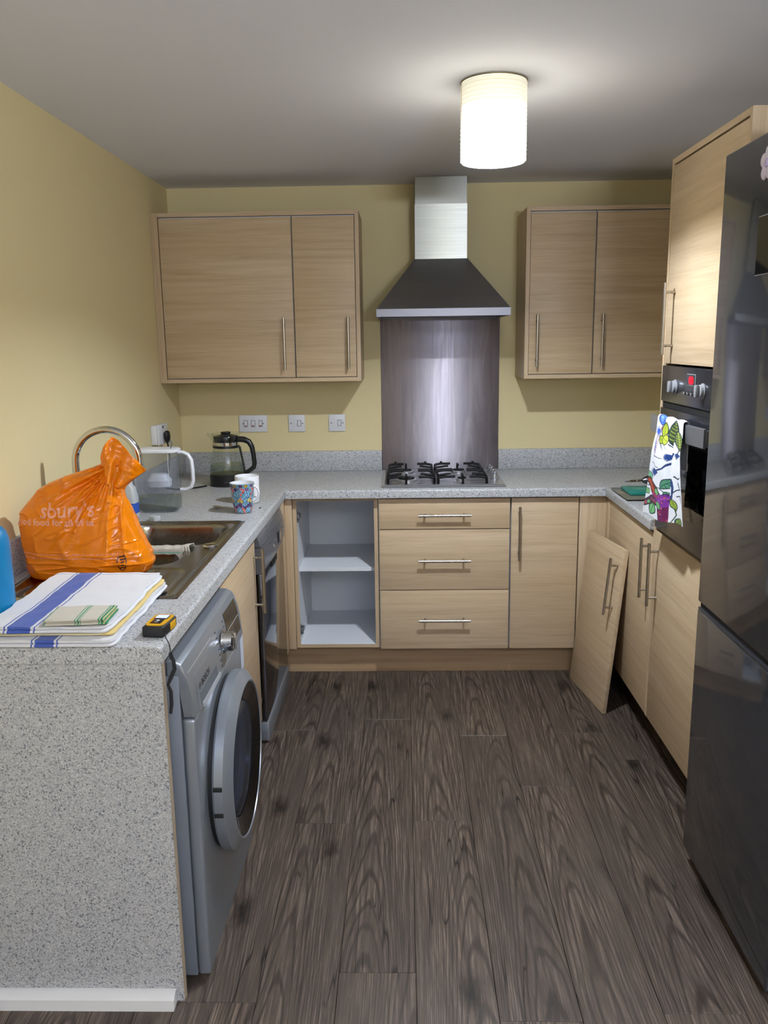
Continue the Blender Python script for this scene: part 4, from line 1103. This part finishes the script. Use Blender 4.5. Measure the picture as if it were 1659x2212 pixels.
# ------------------------------------------------------------------ folded towels
def folded(name, x0, x1, y0, y1, z, layers, t, stripes, bg, lbl, seed, skew=0.0, grp=None, fray=None, rot=0.0, wave=.0015, nx=110, ny=110):
    """folded cloth slab: rounded layered edges, slightly rumpled top; painted woven stripes"""
    h = layers * t; m = MB(); cx, cy = (x0 + x1) / 2, (y0 + y1) / 2; hx, hy = (x1 - x0) / 2, (y1 - y0) / 2
    rings = []; lev = layers * 6
    n = 4 * 40
    def per(k, off):
        s_ = k / n * 4; side = int(s_); f = s_ - side
        P = [(-1, -1), (1, -1), (1, 1), (-1, 1)]; a, b = P[side % 4], P[(side + 1) % 4]
        u, v = a[0] + (b[0] - a[0]) * f, a[1] + (b[1] - a[1]) * f
        # round the corners a little
        L = (abs(u) ** 34 + abs(v) ** 34) ** (1 / 34)
        u, v = u / L, v / L
        return u * (hx + off), v * (hy + off)
    def place(x, y, zz):
        x += skew * (y + hy)
        c, s_ = math.cos(rot), math.sin(rot); x, y = x * c - y * s_, x * s_ + y * c
        px, py = cx + x, cy + y
        nz = mnoise.noise(Vector((px * 14, py * 14, seed))) + .5 * mnoise.noise(Vector((px * 36, py * 36, seed + 4)))
        k = min(1, zz / h) if h else 0
        dx = .004 * mnoise.noise(Vector((px * 9, py * 9, seed + zz * 60))) + .0035 * mnoise.noise(Vector((px * 30, py * 30, seed + zz * 20)))
        sag = .0044 * smooth(2.25, 2.36, -py)      # the stack rests on the sink rim at the back, on the worktop in front
        return Vector((px + dx, py + dx * .6, z - sag + zz + wave * k * (nz + .4)))
    for j in range(lev + 1):
        zz = h * j / lev; ph = (j / 6) % 1.0
        off = -t * .55 + t * .55 * math.sqrt(max(0, 1 - (2 * ph - 1) ** 2)) if 0 < j < lev else -t * .55
        off += -.004 * ((j // 6) % 2)
        rings.append([m.bm.verts.new(place(*per(k, off), zz)) for k in range(n)])
    for a, b in zip(rings, rings[1:]):
        for k in range(n): m.bm.faces.new((a[k], a[(k + 1) % n], b[(k + 1) % n], b[k]))
    m.bm.faces.new(list(reversed(rings[0])))
    prev = rings[-1]
    for q in range(1, 30):
        s_ = 1 - q / 30
        cur = [m.bm.verts.new(place(*[c * s_ for c in per(k, -t * .55)], h)) for k in range(n)]
        for k in range(n): m.bm.faces.new((prev[k], prev[(k + 1) % n], cur[(k + 1) % n], cur[k]))
        prev = cur
    m.bm.faces.new(prev)
    nm = NT('woven_' + str(len(MATS))); a_ = nm.n('ShaderNodeAttribute'); a_.attribute_name = 'weave'
    sx_ = nm.n('ShaderNodeSeparateXYZ'); nm.link(a_.outputs['Vector'], sx_.inputs[0])
    stops = [(0.0, bg)]
    for a, b, colr in sorted(stripes):
        stops += [((a + .25) / 1.5, colr), ((b + .25) / 1.5, bg)]
    stops.sort(key=lambda t: t[0]); stops = [q for q in stops if 0 <= q[0] < 1]
    base_ = nm.ramp(sx_.outputs[0], stops, 'CONSTANT')
    if fray: base_ = nm.mix(nm.ramp(sx_.outputs[1], [(.0, 0.0), (.957, .8), (.963, 0.0)], 'CONSTANT'), base_, lin('#8f8f9c'))
    nv_ = nm.coords((1, 1, 1)); nm.set(color=base_, rough=.9, sheen=.2, spec=.15); nm.bump(nm.noise(nv_, 700, 2, .6), .35, .001)
    o = m.build(name, nm.m, None, angle=70)
    co = np.empty(len(o.data.vertices) * 3); o.data.vertices.foreach_get('co', co); co = co.reshape(-1, 3)
    c, s_ = math.cos(-rot), math.sin(-rot); X, Y = co[:, 0] - cx, co[:, 1] - cy
    x = X * c - Y * s_; y = X * s_ + Y * c; x = x - skew * (y + hy)
    at = o.data.attributes.new('weave', 'FLOAT_VECTOR', 'POINT')
    at.data.foreach_set('vector', np.stack([(((x + hx) / (2 * hx)) + .25) / 1.5, (y + hy) / (2 * hy), co[:, 2] - z], 1).ravel().astype(np.float32))
    tag(o, lbl, 'towel', grp); return o
B1, B2 = '#4157a4', '#4a60ac'
st = lambda a, b: [(a - .030, a - .018, B2), (a, b, B1), (b + .018, b + .030, B2)]
folded('tea_towel', .205, .508, -2.594, -2.135, ZT + .0056, 2, .0075, st(.42, .56), '#d9d9de', 'white tea towel with a blue stripe, lowest of the folded stack', 1.3, grp='folded tea towels')
folded('tea_towel', .212, .500, -2.565, -2.138, ZT + .0056 + .0172, 1, .006, [(.9, 1.2, '#d9c07c')], '#d8cda8', 'folded tea towel showing a pale yellow hem, middle of the stack', 5.1, grp='folded tea towels')
hem = True
folded('tea_towel', .198, .492, -2.572, -2.130, ZT + .0056 + .0172 + .0082, 2, .0068, st(.22, .40), '#dcdce1', 'white tea towel with broad blue stripe, topmost of the large folded towels', 9.7, grp='folded tea towels', fray=hem, wave=.003)
gs = [(.50, .515, '#4d8a66'), (.54, .57, '#3f8a62'), (.585, .595, '#4d8a66'), (.88, .90, '#3b8f60'), (.92, .96, '#2e7c52'), (.965, .98, '#c7b64c'), (.985, 1.1, '#2e7c52'), (-.1, .02, '#5b8a70')]
folded('dishcloth', .345, .482, -2.570, -2.462, ZT + .0056 + .0172 + .0082 + .0182, 3, .0042, gs, '#c6c0b2', 'small cream dishcloth with green stripes on top of the folded tea towels', 3.3, rot=.06, wave=.002)
def dishpaint(co):
    c = np.tile(L3('#b5b0a4'), (len(co), 1)); y = co[:, 1]
    z = co[:, 2]; c[(y < -1.704) & (np.abs(z - ZT + .006) < .0025)] = L3('#7fa694'); return c
colour(dco, dishpaint)

# ------------------------------------------------------------------ laser measure
lm = thing('laser_measure', 'black and yellow laser distance meter with lit screen and wrist cord', 'meter', (.583, -2.488, ZT + .0008))
lm.rotation_euler = (0, 0, -.10); ORIGIN[lm.name] = Vector((0, 0, 0))
MB().box(-.0255, .0255, -.044, .044, 0, .026, bev=.005, seg=3).build('body', BLACK_M, lm, local=True)
MB().prism([(-.021, -.030), (-.014, -.036), (.014, -.036), (.021, -.030), (.023, .006), (.023, .034), (.017, .041), (-.017, .041), (-.023, .034), (-.023, .006)], 'z', .0262, .0285).build('faceplate', YELLOW, lm, local=True)
MB().box(-.0256 - .0006, -.0258 + .0002, .004, .034, .004, .022).build('side_grip', YELLOW, lm, local=True)
MB().box(.0257, .0264, .000, .034, .004, .022, bev=.0003).build('side_grip', YELLOW, lm, local=True)
sc2 = MB().box(-.016, .016, .006, .033, .0287, .0295, bev=.0003).build('screen_frame', BLACK_GLASS, lm, local=True)
MB().box(-.014, .014, .010, .031, .0297, .0301).build('screen', SCREEN, sc2, local=True)
bp = MB().box(-.013, .013, -.026, .004, .0287, .0297, bev=.0006).build('button', BLACK, lm, local=True)
MB().prism([(-.004, -.010), (.004, -.010), (.004, -.006), (0, -.002), (-.004, -.006)], 'z', .0299, .0302).build('button_symbol', WHITE_INK, bp, local=True)
MB().box(-.0045, .0045, -.020, -.018, .0299, .0302).build('button_symbol', WHITE_INK, bp, local=True)
wl2 = []
cord = [(.606, -2.530, .921), (.614, -2.548, .917), (.6245, -2.560, .905), (.6275, -2.566, .885)]
strap = [(.6275, -2.566, .885), (.633, -2.566, .868), (.634, -2.566, .85), (.624, -2.566, .828), (.617, -2.566, .812), (.6225, -2.566, .795), (.622, -2.566, .765), (.6185, -2.566, .742)]
MI = (Matrix.Translation((.583, -2.488, ZT + .0008)) @ Matrix.Rotation(-.10, 4, 'Z')).inverted()
m = MB(); m.tube(cord, .0013, 8); m.tube(strap, [(.0016, .004), (.0018, .0045), (.0018, .005), (.0018, .005), (.0016, .0035), (.0018, .0045), (.0018, .0045), (.0018, .0035)], 10, flat=(0, 1, 0)); m.tube([(.6272, -2.566, .888), (.6285, -2.566, .874)], .0042, 10)
m.xf(MI); m.build('wrist_cord', BLACK_M, lm, local=True)

# ------------------------------------------------------------------ glass board, green case, drill
gb = tag(MB().box(2.066, 2.36, -.935, -.66, ZT + .006, ZT + .011, bev=.001).build('glass_board', plain('board_glass', '#6d6a5e', .12, 0, spec=.5)), 'grey glass worktop saver board in the right corner', 'board')
for x in (2.085, 2.34):
    for y in (-.91, -.68): MB().lathe((x, y, ZT + .0005), [(0, 0), (.008, 0), (.008, .0053), (0, .0053)], 12).build('foot', BLACK_M, gb)
gc = thing('drill_bit_case', 'flat teal plastic case lying on the glass board', 'case', (2.16, -.79, ZT + .0115))
m = MB(); m.box(2.098, 2.225, -.868, -.705, ZT + .0115, ZT + .026, bev=.004); m.build('case', TEAL, gc)
m = MB(); m.box(2.135, 2.19, -.82, -.755, ZT + .0262, ZT + .0268, bev=.0002); m.build('panel', plain('teal_pale', '#3a8c80', .3), gc)
dl = thing('cordless_drill', 'cordless drill lying with its steel chuck and bit showing past the tea towel', 'drill', (2.33, -.62, ZT))
ax0, axd = Vector((2.135, -.630, ZT + .031)), Vector((1, .10, .04)).normalized()
def along(d): return tuple(ax0 + axd * d)
MB().tube([along(0), along(.004), along(.008), along(.02)], [.0006, .002, .003, .003], 10).build('bit', GREY_P, dl)
MB().tube([along(.0202), along(.022), along(.052), along(.053), along(.056), along(.076), along(.078)], [.004, .0062, .0062, .005, .0064, .0064, .004], 16).build('bit_holder', CHROME, dl)
MB().tube([along(.0784), along(.088), along(.104), along(.128)], [.008, .014, .0205, .022], 24).build('chuck', plain('chuck_steel', '#6b6b70', .25, .9), dl)
MB().tube([along(.1284), along(.135), along(.18), along(.27), along(.28)], [.022, .027, .029, .028, .02], 24).build('body', BLACK_M, dl)
MB().tube([along(.20), tuple(ax0 + axd * .21 + Vector((.01, .06, -.012))), tuple(ax0 + axd * .22 + Vector((.01, .13, -.014)))], [.019, .017, .016], 16).build('grip', BLACK_M, dl)
pb = ax0 + axd * .22 + Vector((.01, .17, 0))
MB().box(pb.x - .035, pb.x + .055, pb.y - .034, pb.y + .034, ZT + .001, ZT + .052, bev=.006).build('battery', YELLOW, dl)

# ------------------------------------------------------------------ printed tea towel on the oven handle
def tw_edges(Yv):
    v = (Yv - 240) / 1800; return 385 - 335 * v, 842 - 72 * v
NU, NV = 150, 330
bar_z = 1.3065
def towel(u, w):
    # w<0.1 hangs behind the bar, then over the bar, then the long front fall
    yl_t, yr_t = -1.488, -1.752
    if w < .10:
        s_ = w / .10; z = 1.16 + (bar_z - 1.16) * s_; y = yl_t + (yr_t - yl_t) * u
        return Vector((hpt(y) + .013 + .002 * math.sin(u * 16), y, z))
    if w < .14:
        a = (w - .10) / .04 * PI; y = yl_t + (yr_t - yl_t) * u; xm = hpt(y) + .0038
        return Vector((xm + .0085 * math.cos(a), y, bar_z + .0075 * math.sin(a) + .002 * math.sin(u * 16) * math.sin(a)))
    v = (w - .14) / .86
    ylo = yl_t + .10 * v ** 1.8; yhi = yr_t - .085 * v ** 1.2
    y = ylo + (yhi - ylo) * u
    crease = math.exp(-((u - .70 + .06 * v) / .045) ** 2)
    fold = (.002 + .006 * v) * math.sin(u * 8.2 + .7) + .0035 * v * math.sin(u * 15 + 1.5)
    x = hpt(yl_t + (yr_t - yl_t) * u) - .006 - .014 * smooth(0, .4, v) + fold * .75 + crease * (.010 * smooth(0, .2, v) + .003)
    x += .0015 * mnoise.noise(Vector((u * 7, v * 9, 2)))
    zb = .957 + .045 * u + .004 * math.sin(u * 9)
    z = bar_z - (bar_z - zb) * v
    return Vector((min(x, 2.0155), y, z))
m = MB(); V = m.grid(towel, NU, NV)
uv = [(i / (NU - 1), j / (NV - 1)) for j in range(NV) for i in range(NU)]
tw = m.build('tea_towel', PRINT_CLOTH, None, angle=80)
def twpaint(co):
    U = np.array([a for a, b in uv]); Wv = np.array([b for a, b in uv]); v = (Wv - .12) / .88
    Y = 240 + v * 1800; xl, xr = tw_edges(Y); X = xl + U * (xr - xl)
    p = Painter(X, Y, '#dcdde4'); D = '#20303c'
    # top left: blue thistle and red stems
    p.line([(420, 240), (470, 420), (380, 620), (330, 900)], 9, '#a0533f', 5); p.line([(500, 300), (440, 560), (330, 960)], 8, '#8a4a4a', 4)
    for k in range(16):
        a = k * .4; p.line([(395, 520), (395 + 75 * math.cos(a), 520 + 95 * math.sin(a))], 8, '#3358b0', 3)
    p.ell(478, 310, 62, 80, 15, '#4a70c8', '#24397c', 1.2); p.ell(470, 300, 30, 40, 15, '#7d9fe0')
    for k in range(7): p.line([(360 - k * 6, 620 + k * 30), (330 + 18 * (k % 3), 760 + k * 30)], 4, '#2f4fa0', 2)
    # fruit
    p.leaf(545, 470, 130, 55, 100, '#aebb34', '#2e3c22', .35, '#6e7a24'); p.ell(480, 640, 48, 62, 10, '#a3b032', '#2e3c22', 1.25, '#76822a'); p.ell(565, 620, 48, 82, 20, '#c3cc4a', '#2e3c22', 1.2, '#8d9a34')
    p.leaf(690, 480, 210, 60, 100, '#3c4a2c', D, .25, '#95a64c'); p.leaf(780, 600, 160, 55, 80, '#4d5a30', D, .25, '#a4b254')
    for (x, y) in ((470, 760), (500, 790), (560, 760), (640, 740)): p.line([(x - 20, y - 60), (x, y - 20), (x + 22, y + 20)], 6, D, 3)
    # dark blue coral tufts and stems
    for (x, y, s_) in ((620, 900, 1), (350, 1225, 1.3), (775, 850, .8)):
        for k in range(9):
            a = 2.2 + k * .24; p.line([(x + 40 * s_, y - 10 * s_), (x + 40 * s_ + 110 * s_ * math.cos(a), y + 75 * s_ * math.sin(a) + 10)], 13 * s_, '#22407e', 5)
    p.line([(700, 830), (640, 990), (520, 1110), (380, 1190)], 14, '#1f3566', 14)
    p.line([(340, 950), (420, 965), (520, 945)], 8, '#41303c', 4); p.line([(290, 1060), (360, 1130), (480, 1130)], 7, '#26304c', 3)
    p.line([(800, 720), (760, 850), (740, 920)], 10, D, 6)
    # leaves and vine
    p.leaf(555, 1370, 120, 58, -45, '#4f8a6e', D, .35, '#24463c'); p.leaf(228, 1320, 95, 48, 70, '#7fc09a', D, .35, '#3a7a5c'); p.leaf(160, 1600, 62, 40, 50, '#86bd7c', D, .4, '#4a8048')
    p.line([(150, 1490), (280, 1500), (440, 1470), (520, 1500), (560, 1580)], 8, '#25433e', 8); p.leaf(555, 1570, 62, 30, 80, '#5f9a76', D, .4, '#2c584a')
    # starfish-like coral: orange to purple
    arms = [((450, 1690), (350, 1560), (210, 1390)), ((450, 1690), (300, 1730), (100, 1830)), ((450, 1690), (480, 1830), (475, 2060)), ((450, 1690), (520, 1640), (560, 1600))]
    for A_ in arms: p.line(list(A_), 104, D, 62)
    for A_, c1 in zip(arms, ('#5c3430', '#4a3440', '#6a2150', '#6b2a86')): p.line(list(A_), 92, c1, 50)
    p.ell(470, 1680, 112, 110, 0, '#7a3192'); p.ell(360, 1600, 60, 70, 40, '#8f2f63')
    p.line([(330, 1560), (240, 1430), (200, 1390)], 34, '#a5482c', 26); p.line([(200, 1790), (110, 1830)], 26, '#a5482c', 30)
    rr = random.Random(5)
    for k in range(70): p.ell(rr.uniform(130, 540), rr.uniform(1420, 1980), 7, 7, 0, rr.choice(['#c2508c', '#d0702c', '#8a52b4', '#3a2440'])) if k < 0 else None
    for A_ in arms:
        for k in range(22):
            t = rr.random(); i = 0 if t < .5 else 1; f = (t * 2) % 1
            x = A_[i][0] + (A_[i + 1][0] - A_[i][0]) * f + rr.uniform(-45, 45); y = A_[i][1] + (A_[i + 1][1] - A_[i][1]) * f + rr.uniform(-40, 40)
            p.ell(x, y, 9, 9, 0, rr.choice(['#c2508c', '#d0702c', '#9a5ac0', '#33203c', '#b03a56']))
    for (x, y, a, s_) in ((380, 1560, 70, 60), (420, 1770, 60, 68), (285, 1890, 110, 110), (190, 1800, 150, 55)): p.leaf(x, y, s_, s_ * .55, a, '#7cbf7c', D, .35, '#2e6a48')
    # right-hand fold
    p.line([(690, 1230), (740, 1260), (780, 1230)], 14, D, 8); p.line([(640, 1320), (650, 1430), (620, 1640)], 22, '#27406e', 10)
    p.line([(740, 1330), (770, 1430), (700, 1460), (640, 1520)], 12, D, 8); p.line([(700, 1570), (760, 1540), (770, 1650)], 10, D, 5)
    p.leaf(640, 1720, 95, 36, 75, '#9ab23e', D, .4, '#4c6428'); p.line([(650, 1800), (660, 1900), (590, 2030)], 12, '#2f4a34', 6); p.leaf(690, 2010, 80, 44, -60, '#7f9a4c', D, .4, '#3e5430')
    return p.c
colour(tw, twpaint)
md = tw.modifiers.new('thick', 'SOLIDIFY'); md.thickness = .0012; md.offset = 0
tag(tw, 'white tea towel printed with colourful leaves hanging over the oven handle', 'towel')

# ------------------------------------------------------------------ orange carrier bag
bg = thing('carrier_bag', 'full orange plastic carrier bag standing on the sink drainer', 'bag', (.24, -2.0, ZT))
ZTAB = [(.9095, .085, .385, .075), (.916, .068, .402, .085), (.930, .060, .416, .090), (.947, .058, .424, .092), (.985, .058, .412, .094), (1.02, .056, .396, .095), (1.07, .050, .377, .092), (1.105, .054, .364, .084),
        (1.135, .078, .353, .074), (1.165, .108, .347, .064), (1.185, .142, .348, .054), (1.203, .190, .352, .044), (1.218, .240, .364, .034), (1.228, .272, .363, .026), (1.236, .292, .362, .020)]
zs = [a[0] for a in ZTAB]
def interp(z, k): return float(np.interp(z, zs, [a[k] for a in ZTAB]))
NKX, NKZ = .335, 1.205
def ridge(v): return 1 - 2 * abs(v)
def bagpt(u, w):
    z = zs[0] + (zs[-1] - zs[0]) * (1 - (1 - w) ** 1.25)
    xl, xr, d = interp(z, 1), interp(z, 2), interp(z, 3)
    a = 2 * PI * u; c, s_ = math.cos(a), math.sin(a); p = 2.7
    cx_, hx_ = (xl + xr) / 2, (xr - xl) / 2
    x = cx_ + hx_ * math.copysign(abs(c) ** (2 / p), c); y = -1.985 + d * math.copysign(abs(s_) ** (2 / p), s_)
    # pleats that radiate from the knot, plus crumpling
    dx, dz = x - NKX, NKZ - z; r = math.hypot(dx, dz) + .01; ph = math.atan2(dx, dz + .03)
    sgn = 1 if s_ < 0 else -1
    pl_ = ridge(mnoise.noise(Vector((ph * 5.5, r * 2.2, 3.0 * sgn)))) ** 2
    fall = math.exp(-((r - .10) / .13) ** 2)
    cr_ = ridge(mnoise.noise(Vector((x * 9 + z * 5, y * 8, z * 8 - x * 4)))) ** 3
    cr2 = ridge(mnoise.noise(Vector((x * 17 - z * 16, y * 9, z * 20 + x * 5)))) ** 5
    low = math.exp(-((z - .955) / .035) ** 2) * (1 if x > .26 else .45)
    band = ridge(mnoise.noise(Vector((x * 7, 1.5, z * 52)))) ** 3 * low
    disp = .020 * fall * (pl_ - .45) + .008 * (cr_ - .4) + .0055 * (cr2 - .3) + .012 * band
    # broad fold running from the upper left shoulder to the knot
    sh = (z - (1.135 + (x - .06) * .24)); disp += -.014 * math.exp(-(sh / .018) ** 2) * (s_ < 0) * (x < .30)
    nx_, ny_ = c * .6, s_
    k = smooth(0, .08, w)
    return Vector((x + nx_ * disp * .5 * k, y + ny_ * disp * k, z))
m = MB(); V = m.grid(bagpt, 300, 230, wrap=True)
m.bm.faces.new(V[0]); m.bm.faces.new(list(reversed(V[-1])))
bvh = BVHTree.FromBMesh(m.bm)
body = m.build('body', BAG, bg, angle=100)
edge = [(.298, 1.236), (.299, 1.262), (.316, 1.296), (.331, 1.314), (.350, 1.304), (.376, 1.275), (.402, 1.243), (.419, 1.216), (.404, 1.207), (.378, 1.203)]
neck = [(.292, 1.170), (.300, 1.178), (.309, 1.182), (.318, 1.184), (.327, 1.184), (.335, 1.182), (.343, 1.179), (.350, 1.174), (.356, 1.168), (.362, 1.160)]
def flap(u, w):
    s_ = u * (len(edge) - 1)
    e = np.array([np.interp(s_, range(len(edge)), [q[k] for q in edge]) for k in (0, 1)]); n_ = np.array([np.interp(s_, range(len(neck)), [q[k] for q in neck]) for k in (0, 1)])
    q = n_ + (e - n_) * w
    y = -1.985 - .030 + .022 * w - .012 * math.sin(u * PI) * (1 - w) + .012 * math.sin(u * 15 + 2.0 * w) * (.55 + .45 * w) + .006 * mnoise.noise(Vector((q[0] * 50, w * 4, q[1] * 50)))
    return Vector((q[0], y - .012 * math.exp(-((u - .42) / .07) ** 2), q[1]))
m = MB(); m.grid(flap, 110, 50); m.build('handle', BAG, bg, solid=.0016, angle=100)
def on_bag(name, s, size, x, z, width, slope=0.0, bold=0.0):
    o = text(name, s, size, (0, 0, 0), (1, 0, 0), (0, 0, 1), BAG_INK, None, bold=bold, extrude=0, width=width, local=True)
    b = bmesh.new(); b.from_mesh(o.data); bmesh.ops.triangulate(b, faces=b.faces)
    xs = [v.co.x for v in b.verts]; zz = [v.co.z for v in b.verts]
    st_ = .0035
    for k in range(int(min(xs) / st_), int(max(xs) / st_) + 2):
        bmesh.ops.bisect_plane(b, geom=b.verts[:] + b.edges[:] + b.faces[:], plane_co=(k * st_, 0, 0), plane_no=(1, 0, 0))
    for k in range(int(min(zz) / st_) - 1, int(max(zz) / st_) + 2):
        bmesh.ops.bisect_plane(b, geom=b.verts[:] + b.edges[:] + b.faces[:], plane_co=(0, 0, k * st_), plane_no=(0, 0, 1))
    bad = []
    for v in b.verts:
        X, Z = x + v.co.x, z + v.co.z + slope * v.co.x
        hit = bvh.ray_cast(Vector((X, -2.6, Z)), Vector((0, 1, 0)))[0]
        if hit is None: bad.append(v); continue
        v.co = hit + Vector((0, -.0009, 0)) - ORIGIN[bg.name]
    bmesh.ops.delete(b, geom=bad, context='VERTS')
    b.to_mesh(o.data); b.free(); o.parent = bg
    return o
on_bag('shop_name', "sbury's", .060, .138, 1.096, .150, .02, .0008)
on_bag('slogan', 'good food for all of us', .026, .056, 1.076, .232, -.01, .0007)
on_bag('small_print', "when it's worn out, just return it and we will give you a new one for free", .0085, .070, .990, .262, .0)
on_bag('small_print', 'made of plastic, and can be returned to our supermarket store for recycling', .0085, .070, .979, .262, .0)
m = MB()
for k in range(5): m.tube([(.352 + .004 * math.sin(k), 0, .950 + k * .008), (.366 + .003 * math.cos(k * 2), 0, .952 + k * .008)], .0022, 6)
m.tube([(.350 + .012 * math.sin(a) + .008, 0, .967 + .024 * math.cos(a)) for a in np.linspace(.4, 5.4, 14)], .0016, 6)
for v in m.bm.verts:
    hit = bvh.ray_cast(Vector((v.co.x, -2.6, v.co.z)), Vector((0, 1, 0)))[0]
    if hit is not None: v.co = hit + Vector((0, -.0009 + v.co.y * .1, 0))
m.build('recycling_emblem', plain('emblem_brown', '#5a2c0c', .4), bg)
